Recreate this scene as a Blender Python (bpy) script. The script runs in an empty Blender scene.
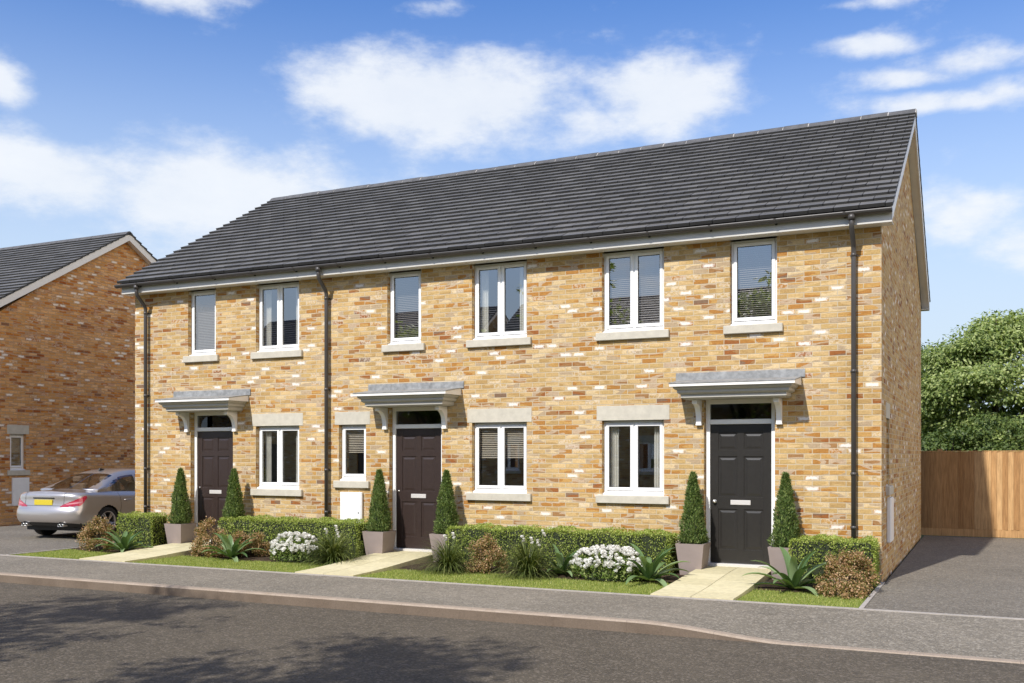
import bpy, math, random
from mathutils import Vector, Matrix
R = math.radians
scene = bpy.context.scene
col = scene.collection
random.seed(7)

# ------------------------------------------------------------------ helpers
class MB:
    """collects geometry for ONE mesh object"""
    def __init__(s): s.v = []; s.f = []; s.sm = []
    def add(s, vs, fs, smooth=False):
        n = len(s.v); s.v += [tuple(p) for p in vs]
        s.f += [tuple(i + n for i in f) for f in fs]; s.sm += [smooth] * len(fs); return s
    def box(s, x0, x1, y0, y1, z0, z1):
        return s.add([(x0,y0,z0),(x1,y0,z0),(x1,y1,z0),(x0,y1,z0),(x0,y0,z1),(x1,y0,z1),(x1,y1,z1),(x0,y1,z1)],
              [(0,3,2,1),(4,5,6,7),(0,1,5,4),(1,2,6,5),(2,3,7,6),(3,0,4,7)])
    def bbox(s, x0, x1, y0, y1, z0, z1, b=.006):
        """box with chamfered edges on the front (-y) face and all round: simple 8-corner chamfer"""
        vs = []; 
        for sx,x in ((1,x0),(-1,x1)):
            for sy,y in ((1,y0),(-1,y1)):
                for sz,z in ((1,z0),(-1,z1)):
                    vs += [(x,y+sy*b,z+sz*b),(x+sx*b,y,z+sz*b),(x+sx*b,y+sy*b,z)]
        def i(a,b_,c,k): return (a*4+b_*2+c)*3+k
        fs = []
        for a in (0,1): fs.append(tuple(i(a,p,q,0) for p,q in ((0,0),(0,1),(1,1),(1,0))))
        for a in (0,1): fs.append(tuple(i(p,a,q,1) for p,q in ((0,0),(0,1),(1,1),(1,0))))
        for a in (0,1): fs.append(tuple(i(p,q,a,2) for p,q in ((0,0),(0,1),(1,1),(1,0))))
        for p in (0,1):
            for q in (0,1):
                fs.append((i(p,q,0,0),i(p,q,1,0),i(p,q,1,1),i(p,q,0,1)))
                fs.append((i(p,0,q,0),i(p,1,q,0),i(p,1,q,2),i(p,0,q,2)))
                fs.append((i(0,p,q,1),i(1,p,q,1),i(1,p,q,2),i(0,p,q,2)))
                for c in (0,1): fs.append((i(p,q,c,0),i(p,q,c,1),i(p,q,c,2)))
        return s.add(vs, fs)
    def prism(s, poly, axis, a, b):
        """extrude 2D poly. axis 'x': poly=(y,z); 'y': poly=(x,z); 'z': poly=(x,y)"""
        n = len(poly)
        def P(p,t): return (t,p[0],p[1]) if axis=='x' else ((p[0],t,p[1]) if axis=='y' else (p[0],p[1],t))
        vs = [P(p,a) for p in poly] + [P(p,b) for p in poly]
        return s.add(vs, [tuple(range(n)), tuple(range(2*n-1,n-1,-1))] + [(i,(i+1)%n,n+(i+1)%n,n+i) for i in range(n)])
    def tube(s, pts, r, n=10, caps=True):
        rs = r if isinstance(r,(list,tuple)) else [r]*len(pts)
        pts = [Vector(p) for p in pts]; vs = []; up = None
        for k,p in enumerate(pts):
            t = (pts[min(k+1,len(pts)-1)] - pts[max(k-1,0)]).normalized()
            if up is None:
                up = Vector((0,0,1)) if abs(t.z) < .9 else Vector((1,0,0))
            a = (up - t*up.dot(t)).normalized(); up = a; b = t.cross(a)
            for j in range(n):
                th = 2*math.pi*j/n; vs.append(p + (a*math.cos(th)+b*math.sin(th))*rs[k])
        fs = [(k*n+j,k*n+(j+1)%n,(k+1)*n+(j+1)%n,(k+1)*n+j) for k in range(len(pts)-1) for j in range(n)]
        s.add(vs, fs, True)
        if caps: 
            m = len(s.v)-len(vs); L=(len(pts)-1)*n
            s.f += [tuple(m+j for j in range(n-1,-1,-1)), tuple(m+L+j for j in range(n))]; s.sm += [False,False]
        return s
    def lathe(s, prof, n=32, M=None, smooth=True):
        vs = []; 
        for r,z in prof:
            for j in range(n):
                a = 2*math.pi*j/n; v = Vector((r*math.cos(a), r*math.sin(a), z)); vs.append(M@v if M else v)
        m = len(prof)
        return s.add(vs, [(k*n+j,k*n+(j+1)%n,(k+1)*n+(j+1)%n,(k+1)*n+j) for k in range(m-1) for j in range(n)], smooth)
    def xf(s, M):
        s.v = [tuple(M @ Vector(p)) for p in s.v]; return s
    def build(s, name, mat, parent=None, loc=None, fix=False):
        me = bpy.data.meshes.new(name); me.from_pydata(s.v, [], s.f)
        me.polygons.foreach_set('use_smooth', s.sm)
        me.materials.append(mat); me.update()
        if fix:
            import bmesh
            bm = bmesh.new(); bm.from_mesh(me); bmesh.ops.recalc_face_normals(bm, faces=bm.faces); bm.to_mesh(me); bm.free()
        o = bpy.data.objects.new(name, me); col.objects.link(o)
        if parent: o.parent = parent
        if loc: o.location = loc
        return o
def empty(name, loc, rz=0):
    o = bpy.data.objects.new(name, None); col.objects.link(o); o.empty_display_size = .3
    o.location = loc; o.rotation_euler.z = rz; return o
def tag(o, label=None, cat=None, group=None, kind=None):
    for k,v in (('label',label),('category',cat),('group',group),('kind',kind)):
        if v: o[k] = v
    return o
def struct(o): o['kind'] = 'structure'; return o
def copy_tree(o, parent=None):
    c = o.copy(); col.objects.link(c)
    if parent: c.parent = parent
    for ch in list(o.children):
        copy_tree(ch, c)
    return c

# ------------------------------------------------------------------ materials
def newmat(name):
    m = bpy.data.materials.new(name); m.use_nodes = True
    nt = m.node_tree; nt.nodes.clear()
    out = nt.nodes.new('ShaderNodeOutputMaterial')
    return m, nt, out
class NT:
    def __init__(s, nt): s.nt = nt
    def n(s, t, **kw):
        nd = s.nt.nodes.new(t)
        for k,v in kw.items():
            if k.startswith('i_'):
                key = k[2:]; key = int(key) if key.isdigit() else key.replace('_',' ')
                nd.inputs[key].default_value = v
            else: setattr(nd, k, v)
        return nd
    def l(s, a, b): s.nt.links.new(a, b)
    def sock(s, x, inp):
        if isinstance(x, (int,float)): inp.default_value = x
        else: s.l(x, inp)
    def math(s, op, a, b=0, c=None, clamp=False):
        nd = s.nt.nodes.new('ShaderNodeMath'); nd.operation = op; nd.use_clamp = clamp
        s.sock(a, nd.inputs[0]); s.sock(b, nd.inputs[1])
        if c is not None: s.sock(c, nd.inputs[2])
        return nd.outputs[0]
    def mix(s, fac, a, b, blend='MIX'):
        nd = s.nt.nodes.new('ShaderNodeMix'); nd.data_type = 'RGBA'; nd.blend_type = blend
        s.sock(fac, nd.inputs[0])
        for x,i in ((a,6),(b,7)):
            if isinstance(x,(tuple,list)): nd.inputs[i].default_value = (*x[:3],1)
            else: s.l(x, nd.inputs[i])
        return nd.outputs[2]
    def ramp(s, fac, stops, interp='LINEAR'):
        nd = s.nt.nodes.new('ShaderNodeValToRGB'); cr = nd.color_ramp; cr.interpolation = interp
        while len(cr.elements) > 1: cr.elements.remove(cr.elements[-1])
        cr.elements[0].position = stops[0][0]; cr.elements[0].color = (*stops[0][1],1)
        for p,c in stops[1:]:
            e = cr.elements.new(p); e.color = (*c,1)
        s.l(fac, nd.inputs[0]); return nd.outputs[0]
    def noise(s, vec, scale, detail=3, rough=.55):
        nd = s.n('ShaderNodeTexNoise'); nd.inputs['Scale'].default_value = scale
        nd.inputs['Detail'].default_value = detail; nd.inputs['Roughness'].default_value = rough
        if vec is not None: s.l(vec, nd.inputs['Vector'])
        return nd.outputs['Fac']
    def bump(s, h, strength=.3, dist=.01):
        nd = s.n('ShaderNodeBump'); nd.inputs['Strength'].default_value = strength
        nd.inputs['Distance'].default_value = dist; s.l(h, nd.inputs['Height']); return nd.outputs[0]
    def bsdf(s, out, colr, rough=.6, normal=None, metal=0, spec=.5, coat=0):
        p = s.n('ShaderNodeBsdfPrincipled')
        if isinstance(colr,(tuple,list)): p.inputs['Base Color'].default_value = (*colr[:3],1)
        else: s.l(colr, p.inputs['Base Color'])
        s.sock(rough, p.inputs['Roughness']); p.inputs['Metallic'].default_value = metal
        p.inputs['Specular IOR Level'].default_value = spec
        p.inputs['Coat Weight'].default_value = coat
        p.inputs['Coat Roughness'].default_value = .04
        if normal is not None: s.l(normal, p.inputs['Normal'])
        s.l(p.outputs[0], out.inputs[0]); return p

def simple(name, c, rough=.6, metal=0, var=.0, scale=8, bump=0, bscale=60, spec=.5, coat=0):
    m, nt, out = newmat(name); N = NT(nt)
    pos = N.n('ShaderNodeNewGeometry').outputs['Position']
    cc = c
    if var:
        f = N.noise(pos, scale, 5, .6)
        cc = N.mix(N.ramp(f, [(.3,(0,0,0)),(.7,(1,1,1))]), tuple(x*(1-var) for x in c), tuple(min(1,x*(1+var)) for x in c))
    nm = N.bump(N.noise(pos, bscale, 4), bump, .004) if bump else None
    N.bsdf(out, cc, rough, nm, metal, spec, coat); return m

def brick_mat(name='brick', tint=(.93,.835,.68), mort=(.50,.42,.295)):
    m, nt, out = newmat(name); N = NT(nt)
    g = N.n('ShaderNodeNewGeometry')
    sp = N.n('ShaderNodeSeparateXYZ'); N.l(g.outputs['Position'], sp.inputs[0])
    sn = N.n('ShaderNodeSeparateXYZ'); N.l(g.outputs['True Normal'], sn.inputs[0])
    side = N.math('GREATER_THAN', N.math('ABSOLUTE', sn.outputs[0]), .6)
    # u runs along the wall whichever way it faces
    u = N.math('ADD', N.math('MULTIPLY', sp.outputs[1], side), N.math('MULTIPLY', sp.outputs[0], N.math('SUBTRACT', 1, side)))
    u = N.math('ADD', u, 100.02)
    z = N.math('ADD', sp.outputs[2], 10.0)
    v = N.math('DIVIDE', z, .075)
    row = N.math('FLOOR', v); fv = N.math('FRACT', v)
    off = N.math('MULTIPLY', N.math('MODULO', row, 2), .5)
    uu = N.math('ADD', N.math('DIVIDE', u, .225), off)
    cl = N.math('FLOOR', uu); fu = N.math('FRACT', uu)
    cv = N.n('ShaderNodeCombineXYZ'); N.l(cl, cv.inputs[0]); N.l(row, cv.inputs[1]); N.l(side, cv.inputs[2])
    wn = N.n('ShaderNodeTexWhiteNoise', noise_dimensions='3D'); N.l(cv.outputs[0], wn.inputs[0])
    wn2 = N.n('ShaderNodeTexWhiteNoise', noise_dimensions='4D'); N.l(cv.outputs[0], wn2.inputs[0]); wn2.inputs['W'].default_value = 3.7
    # streaky variation over neighbouring bricks
    st = N.n('ShaderNodeCombineXYZ'); N.l(N.math('MULTIPLY', u, 1.1), st.inputs[0]); N.l(N.math('MULTIPLY', z, 4.5), st.inputs[1]); N.l(side, st.inputs[2])
    sv = N.noise(st.outputs[0], 1.0, 2)
    val = N.math('ADD', N.math('MULTIPLY', wn.outputs[0], .78), N.math('MULTIPLY', N.math('SUBTRACT', sv, .39), .95), clamp=True)
    base = N.ramp(val, [(0,(.62,.50,.31)),(.10,(.50,.385,.20)),(.20,(.56,.44,.26)),(.30,(.45,.33,.165)),(.40,(.54,.42,.235)),(.50,(.63,.54,.38)),
                        (.56,(.44,.37,.29)),(.63,(.50,.33,.135)),(.71,(.41,.22,.07)),(.79,(.48,.40,.33)),(.85,(.33,.20,.10)),(.91,(.30,.125,.045)),(.96,(.22,.155,.12))], 'CONSTANT')
    # the limewash covers the brick unevenly, worn back from its edges
    pn = N.noise(g.outputs['Position'], 24, 4, .7)
    eu = N.math('MULTIPLY', N.math('MINIMUM', fu, N.math('SUBTRACT', 1, fu)), .225)
    ev = N.math('MULTIPLY', N.math('MINIMUM', fv, N.math('SUBTRACT', 1, fv)), .075)
    ed = N.math('MINIMUM', N.math('MULTIPLY', eu, .45), ev)
    wm = N.n('ShaderNodeMapRange'); N.l(N.math('ADD', ed, N.math('MULTIPLY', N.math('SUBTRACT', pn, .5), .055)), wm.inputs[0]); wm.inputs[1].default_value = .007; wm.inputs[2].default_value = .024
    white = N.math('MULTIPLY', N.math('GREATER_THAN', wn2.outputs[0], .935), wm.outputs[0])
    wash = N.math('MULTIPLY', N.math('MULTIPLY', N.math('GREATER_THAN', wn2.outputs[0], .86), N.math('LESS_THAN', wn2.outputs[0], .935)), N.math('MULTIPLY', N.math('GREATER_THAN', pn, .5), .45))
    bn = N.noise(g.outputs['Position'], 45, 4, .7)
    mp = N.n('ShaderNodeMapping'); N.l(g.outputs['Position'], mp.inputs[0]); mp.inputs['Scale'].default_value = (1,1,3.2)
    bn2 = N.noise(mp.outputs[0], 16, 4, .75)
    tone = N.ramp(N.math('ADD', N.math('MULTIPLY', bn, .5), N.math('MULTIPLY', bn2, .5)), [(.30,(.55,.50,.46)),(.5,(.98,.97,.96)),(.70,(1.38,1.42,1.45))])
    base = N.mix(.8, base, tone, 'MULTIPLY')
    bigv = N.ramp(N.noise(g.outputs['Position'], .6, 3), [(.3,(.9,.88,.85)),(.7,(1.07,1.06,1.05))])
    base = N.mix(1, base, bigv, 'MULTIPLY')
    base = N.mix(1, base, tint, 'MULTIPLY')
    base = N.mix(wash, base, (.66,.58,.47))
    base = N.mix(N.math('MULTIPLY', white, .9), base, (.76,.72,.66))
    # mortar
    du = N.math('MULTIPLY', N.math('MINIMUM', fu, N.math('SUBTRACT', 1, fu)), .225)
    dv = N.math('MULTIPLY', N.math('MINIMUM', fv, N.math('SUBTRACT', 1, fv)), .075)
    d = N.math('MINIMUM', du, dv)
    d = N.math('ADD', d, N.math('MULTIPLY', N.math('SUBTRACT', pn, .5), .004))
    mo = N.n('ShaderNodeMapRange'); N.l(d, mo.inputs[0]); mo.inputs[1].default_value = .0042; mo.inputs[2].default_value = .0065
    colr = N.mix(mo.outputs[0], mort, base)
    hh = N.math('ADD', mo.outputs[0], N.math('MULTIPLY', bn, .5))
    N.bsdf(out, colr, .9, N.bump(hh, .6, .006), spec=.25)
    return m

def leaf_mat(name, stops, trans=.35, rough=.5, hue=True):
    m, nt, out = newmat(name); N = NT(nt)
    g = N.n('ShaderNodeNewGeometry')
    c = N.ramp(g.outputs['Random Per Island'], stops)
    p = N.n('ShaderNodeBsdfPrincipled'); N.l(c, p.inputs['Base Color']); p.inputs['Roughness'].default_value = rough
    p.inputs['Specular IOR Level'].default_value = .35
    t = N.n('ShaderNodeBsdfTranslucent')
    N.l(N.mix(1, c, (1,.98,.90) if name=='white_petals' else (1.25,1.3,.6), 'MULTIPLY'), t.inputs[0])
    mx = N.n('ShaderNodeMixShader'); mx.inputs[0].default_value = trans
    N.l(p.outputs[0], mx.inputs[1]); N.l(t.outputs[0], mx.inputs[2]); N.l(mx.outputs[0], out.inputs[0])
    return m

def asphalt(name, c0, c1, sp=(.30,.28,.25)):
    m, nt, out = newmat(name); N = NT(nt)
    pos = N.n('ShaderNodeNewGeometry').outputs['Position']
    fine = N.noise(pos, 55, 2, .9); mid = N.noise(pos, 9, 4, .7); big = N.noise(pos, .7, 4, .6)
    c = N.mix(N.ramp(fine,[(.35,(0,0,0)),(.65,(1,1,1))]), c0, c1)
    c = N.mix(1, c, N.ramp(mid,[(.3,(.82,.82,.82)),(.7,(1.18,1.17,1.15))]), 'MULTIPLY')
    c = N.mix(1, c, N.ramp(big,[(.3,(.85,.84,.82)),(.7,(1.15,1.13,1.1))]), 'MULTIPLY')
    vo = N.n('ShaderNodeTexVoronoi'); vo.inputs['Scale'].default_value = 48; N.l(pos, vo.inputs['Vector'])
    sc = N.n('ShaderNodeSeparateColor'); N.l(vo.outputs['Color'], sc.inputs[0])
    c = N.mix(N.math('MULTIPLY', N.math('GREATER_THAN', sc.outputs[0], .82), .35), c, sp)
    h = N.math('ADD', N.math('MULTIPLY', vo.outputs['Distance'], -1), fine)
    N.bsdf(out, c, .85, N.bump(h, .5, .006), spec=.3); return m

def tile_mat(name):
    m, nt, out = newmat(name); N = NT(nt)
    g = N.n('ShaderNodeNewGeometry'); pos = g.outputs['Position']
    c = N.ramp(g.outputs['Random Per Island'], [(0,(.090,.088,.085)),(.5,(.108,.106,.102)),(1,(.130,.127,.122))])
    c = N.mix(1, c, N.ramp(N.noise(pos, 5, 5, .65),[(.3,(.85,.85,.85)),(.7,(1.18,1.17,1.15))]), 'MULTIPLY')
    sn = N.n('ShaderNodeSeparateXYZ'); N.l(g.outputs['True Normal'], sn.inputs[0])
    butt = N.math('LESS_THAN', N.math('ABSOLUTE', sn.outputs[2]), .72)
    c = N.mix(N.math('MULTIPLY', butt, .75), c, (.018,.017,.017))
    N.bsdf(out, c, .62, N.bump(N.noise(pos, 70, 3), .25, .004), spec=.5); return m

def wood_fence_mat():
    m, nt, out = newmat('fence_timber'); N = NT(nt)
    g = N.n('ShaderNodeNewGeometry'); pos = g.outputs['Position']
    mp = N.n('ShaderNodeMapping'); N.l(pos, mp.inputs[0]); mp.inputs['Scale'].default_value = (14,14,1.0)
    gr = N.noise(mp.outputs[0], 3, 6, .65)
    c = N.ramp(g.outputs['Random Per Island'], [(0,(.35,.19,.075)),(.5,(.45,.26,.11)),(1,(.55,.35,.165))])
    c = N.mix(1, c, N.ramp(gr,[(.3,(.66,.63,.6)),(.65,(1.15,1.15,1.15))]), 'MULTIPLY')
    N.bsdf(out, c, .75, N.bump(gr, .3, .005), spec=.3); return m

def glass_mat(name, refl=.34, tint=(.82,.88,.86)):
    m, nt, out = newmat(name); N = NT(nt)
    tr = N.n('ShaderNodeBsdfTransparent'); tr.inputs[0].default_value = (*tint,1)
    gl = N.n('ShaderNodeBsdfGlossy'); gl.inputs['Roughness'].default_value = .0; gl.inputs[0].default_value = (.95,.97,1,1)
    gg = N.n('ShaderNodeNewGeometry'); dt = N.n('ShaderNodeVectorMath', operation='DOT_PRODUCT'); N.l(gg.outputs['True Normal'], dt.inputs[0]); N.l(gg.outputs['Incoming'], dt.inputs[1])
    fac = N.math('ADD', N.math('MULTIPLY', N.math('POWER', N.math('SUBTRACT', 1, N.math('ABSOLUTE', dt.outputs['Value'])), 4), .7), refl, clamp=True)
    # slightly wavy pane
    pos = N.n('ShaderNodeNewGeometry').outputs['Position']
    b = N.bump(N.noise(pos, 1.6, 0), .03, .01); N.l(b, gl.inputs['Normal'])
    mx = N.n('ShaderNodeMixShader'); N.l(fac, mx.inputs[0]); N.l(tr.outputs[0], mx.inputs[1]); N.l(gl.outputs[0], mx.inputs[2])
    N.l(mx.outputs[0], out.inputs[0]); return m

def slab_mat():
    m, nt, out = newmat('paving_slab'); N = NT(nt)
    g = N.n('ShaderNodeNewGeometry'); pos = g.outputs['Position']
    c = N.ramp(g.outputs['Random Per Island'], [(0,(.52,.465,.29)),(1,(.61,.55,.36))])
    c = N.mix(1, c, N.ramp(N.noise(pos, 12, 5, .7),[(.3,(.85,.85,.83)),(.7,(1.12,1.12,1.1))]), 'MULTIPLY')
    N.bsdf(out, c, .8, N.bump(N.noise(pos, 90, 3), .2, .003), spec=.3); return m

def kerb_mat():
    m, nt, out = newmat('kerb_concrete'); N = NT(nt)
    pos = N.n('ShaderNodeNewGeometry').outputs['Position']
    sx = N.n('ShaderNodeSeparateXYZ'); N.l(pos, sx.inputs[0])
    fx = N.math('FRACT', N.math('DIVIDE', N.math('ADD', sx.outputs[0], 100), .915))
    j = N.math('LESS_THAN', fx, .008)
    c = N.ramp(N.noise(pos, 6, 5, .7), [(.3,(.27,.215,.165)),(.7,(.36,.295,.235))])
    c = N.mix(N.math('MULTIPLY', j, .35), c, (.10,.08,.07))
    # road grime and tyre scuffing on the upright face
    nz_ = N.n('ShaderNodeSeparateXYZ'); N.l(N.n('ShaderNodeNewGeometry').outputs['True Normal'], nz_.inputs[0])
    up = N.math('LESS_THAN', N.math('ABSOLUTE', nz_.outputs[2]), .5)
    gr = N.ramp(N.noise(pos, 3, 5, .7), [(.25,(.55,.55,.55)),(.75,(.95,.95,.95))])
    c = N.mix(N.math('MULTIPLY', up, gr), c, (.095,.068,.048))
    c = N.mix(1, c, N.ramp(N.noise(pos, 80, 2, .8),[(.3,(.85,.85,.85)),(.7,(1.15,1.15,1.15))]), 'MULTIPLY')
    N.bsdf(out, c, .85, N.bump(N.noise(pos, 90, 3), .2, .003), spec=.3); return m

def ground_mat(name, a, b, sc=3):
    m, nt, out = newmat(name); N = NT(nt)
    pos = N.n('ShaderNodeNewGeometry').outputs['Position']
    c = N.mix(N.ramp(N.noise(pos, sc, 6, .7),[(.35,(0,0,0)),(.65,(1,1,1))]), a, b)
    N.bsdf(out, c, .95, N.bump(N.noise(pos, 30, 4), .6, .02), spec=.2); return m

M = dict(
 brick=brick_mat(), brickred=brick_mat('brick_red', (1.08,.76,.54), (.36,.27,.18)),
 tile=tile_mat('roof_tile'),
 ridge=simple('ridge_tile', (.085,.084,.085), .7, var=.3, bump=.2),
 mortar=simple('ridge_mortar', (.42,.40,.37), .9, var=.2),
 fascia=simple('fascia_white', (.78,.76,.72), .38, var=.04, scale=3),
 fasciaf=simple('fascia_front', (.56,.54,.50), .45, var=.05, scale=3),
 gutter=simple('gutter_plastic', (.062,.057,.054), .38, var=.15, scale=3),
 upvc=simple('white_upvc', (.85,.85,.84), .28, var=.02),
 gasket=simple('black_gasket', (.02,.02,.02), .5),
 stone=simple('cast_stone', (.50,.465,.385), .85, var=.10, scale=9, bump=.25),
 lead=simple('lead_sheet', (.235,.24,.24), .62, var=.35, scale=11, bump=.5, bscale=25),
 canopy=simple('canopy_paint', (.42,.405,.37), .5, var=.05),
 canopyw=simple('canopy_white', (.82,.80,.77), .45, var=.03),
 doorb=simple('door_brown', (.034,.022,.019), .36, var=.12, scale=20, bump=.15, bscale=40),
 doorc=simple('door_charcoal', (.022,.020,.018), .36, var=.12, scale=20, bump=.15, bscale=40),
 metal=simple('satin_chrome', (.80,.79,.77), .30, metal=1),
 plate=simple('letter_plate', (.78,.75,.72), .35, metal=.4),
 glass=glass_mat('window_glass', .30, (.92,.95,.94)),
 fanl=glass_mat('fanlight_glass', .06, (.5,.5,.48)),
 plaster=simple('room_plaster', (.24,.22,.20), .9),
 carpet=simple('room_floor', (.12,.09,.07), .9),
 curtain=simple('curtain_cloth', (.74,.70,.64), .9, var=.08),
 blind=simple('venetian_blind', (.62,.53,.43), .6),
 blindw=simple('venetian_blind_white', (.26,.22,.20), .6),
 meter=simple('meter_box_white', (.80,.80,.79), .4, var=.04),
 slab=slab_mat(), kerb=kerb_mat(),
 edging=simple('edging_concrete', (.36,.33,.30), .85, var=.15, bump=.2),
 road=asphalt('road_asphalt', (.062,.053,.040), (.112,.096,.073), (.24,.20,.16)),
 pave=asphalt('pavement_asphalt', (.122,.110,.090), (.232,.210,.174), (.42,.38,.32)),
 drive=asphalt('drive_asphalt', (.102,.092,.077), (.198,.179,.150), (.36,.33,.28)),
 soil=ground_mat('bark_soil', (.028,.018,.012), (.07,.048,.03), 12),
 turf=ground_mat('turf', (.12,.15,.03), (.20,.24,.05), 8),
 field=ground_mat('field_ground', (.05,.075,.02), (.09,.10,.035), .3),
 grass=leaf_mat('grass_blades', [(0,(.17,.23,.045)),(.6,(.33,.39,.085)),(1,(.55,.52,.22))], .35),
 hedge=leaf_mat('hedge_leaves', [(0,(.14,.20,.03)),(.5,(.30,.38,.065)),(1,(.52,.57,.17))], .3),
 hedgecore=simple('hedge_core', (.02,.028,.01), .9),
 topi=leaf_mat('conifer_leaves', [(0,(.05,.09,.022)),(.6,(.13,.20,.05)),(1,(.30,.36,.12))], .25),
 shrub=leaf_mat('shrub_leaves', [(0,(.07,.09,.022)),(.25,(.20,.19,.05)),(.5,(.34,.22,.09)),(.75,(.46,.27,.15)),(1,(.62,.44,.27))], .3),
 agave=leaf_mat('agave_leaves', [(0,(.06,.115,.04)),(.6,(.13,.21,.08)),(1,(.30,.40,.20))], .2, .35),
 tuss=leaf_mat('tussock_blades', [(0,(.05,.075,.02)),(.7,(.13,.165,.045)),(1,(.28,.30,.11))], .25, .4),
 flleaf=leaf_mat('flower_leaves', [(0,(.09,.15,.03)),(.6,(.19,.27,.06)),(1,(.42,.45,.18))], .3),
 petal=leaf_mat('white_petals', [(0,(.74,.735,.70)),(1,(.87,.865,.83))], .25),
 pot=simple('planter_stone', (.27,.22,.20), .7, var=.08, scale=5, bump=.1),
 fence=wood_fence_mat(),
 bark=simple('tree_bark', (.11,.085,.06), .95, var=.4, scale=6, bump=.8, bscale=20),
 treelight=leaf_mat('tree_leaves_light', [(0,(.11,.16,.045)),(.5,(.25,.32,.09)),(1,(.46,.51,.22))], .35),
 treedark=leaf_mat('tree_leaves_dark', [(0,(.05,.085,.02)),(1,(.14,.19,.045))], .3),
 paint=simple('silver_paint', (.47,.435,.41), .30, metal=.65, coat=1),
 blackp=simple('black_plastic', (.02,.02,.021), .5),
 tyre=simple('tyre_rubber', (.022,.021,.021), .8),
 rim=simple('alloy_rim', (.62,.58,.55), .3, metal=.9),
 carglass=glass_mat('car_glass', .14, (.66,.64,.60)),
 lamp=simple('tail_lamp_red', (.40,.018,.045), .12, coat=1),
 lampc=simple('tail_lamp_pink', (.72,.30,.36), .12, coat=1),
 plate_y=simple('yellow_number_plate', (.58,.46,.03), .45),
 seat=simple('car_seat', (.28,.22,.17), .8),
)

# ------------------------------------------------------------------ brick wall with openings
def wall_panel(mb, axis, c, t, a0, a1, z0, z1, holes):
    """front face at coordinate c, back face at c+t, along a (x or y). holes=(a0,a1,z0,z1)"""
    A = sorted({a0,a1,*[h[0] for h in holes],*[h[1] for h in holes]})
    Z = sorted({z0,z1,*[h[2] for h in holes],*[h[3] for h in holes]})
    def P(a,b,z): return (a,b,z) if axis=='x' else (b,a,z)
    for i in range(len(A)-1):
        for j in range(len(Z)-1):
            ma,mz = (A[i]+A[i+1])/2,(Z[j]+Z[j+1])/2
            if any(h[0]<ma<h[1] and h[2]<mz<h[3] for h in holes): continue
            for cc in (c,c+t):
                mb.add([P(A[i],cc,Z[j]),P(A[i+1],cc,Z[j]),P(A[i+1],cc,Z[j+1]),P(A[i],cc,Z[j+1])],[(0,1,2,3)])
    for h in holes:
        q = [(h[0],h[2]),(h[1],h[2]),(h[1],h[3]),(h[0],h[3])]
        for k in range(4):
            p1,p2 = q[k],q[(k+1)%4]
            mb.add([P(p1[0],c,p1[1]),P(p2[0],c,p2[1]),P(p2[0],c+t,p2[1]),P(p1[0],c+t,p1[1])],[(0,1,2,3)])

def roof_tiles(name, parent, x0, x1, ye, ze, yr, zr, thick=.05, tw=.33, gauge=.238, seed=1, mat='tile'):
    """individual lapped tiles on one slope as one mesh: eave (ye,ze) up to ridge (yr,zr)"""
    rnd = random.Random(seed); mb = MB()
    L = math.hypot(yr-ye, zr-ze); n = round(L/gauge); g = L/n
    dy,dz = (yr-ye)/L,(zr-ze)/L; ny,nz = (-dz,dy) if dy>0 else (dz,-dy)
    for r in range(n):
        off = (r%2)*tw/2
        k0 = -1; k1 = int((x1-x0)/tw)+2
        for k in range(k0,k1):
            xa = x0+k*tw+off; xb = xa+tw-.009
            xa,xb = max(xa,x0),min(xb,x1)
            if xb-xa < .02: continue
            s0 = r*g + rnd.uniform(-.004,.004); s1 = (r+1)*g+.02
            lift = rnd.uniform(-.003,.004); tl = rnd.uniform(-.002,.002)
            def pt(x,s,h): return (x, ye+dy*s+ny*h, ze+dz*s+nz*h)
            h0,h1 = .044+lift,.005
            v = [pt(xa,s0,h0-thick),pt(xb,s0,h0-thick+tl),pt(xb,s1,h1-.03),pt(xa,s1,h1-.03),
                 pt(xa,s0,h0),pt(xb,s0,h0+tl),pt(xb,s1,h1),pt(xa,s1,h1)]
            mb.add(v,[(0,3,2,1),(4,5,6,7),(0,1,5,4),(1,2,6,5),(2,3,7,6),(3,0,4,7)])
    return mb.build(name, M[mat], parent)

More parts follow.
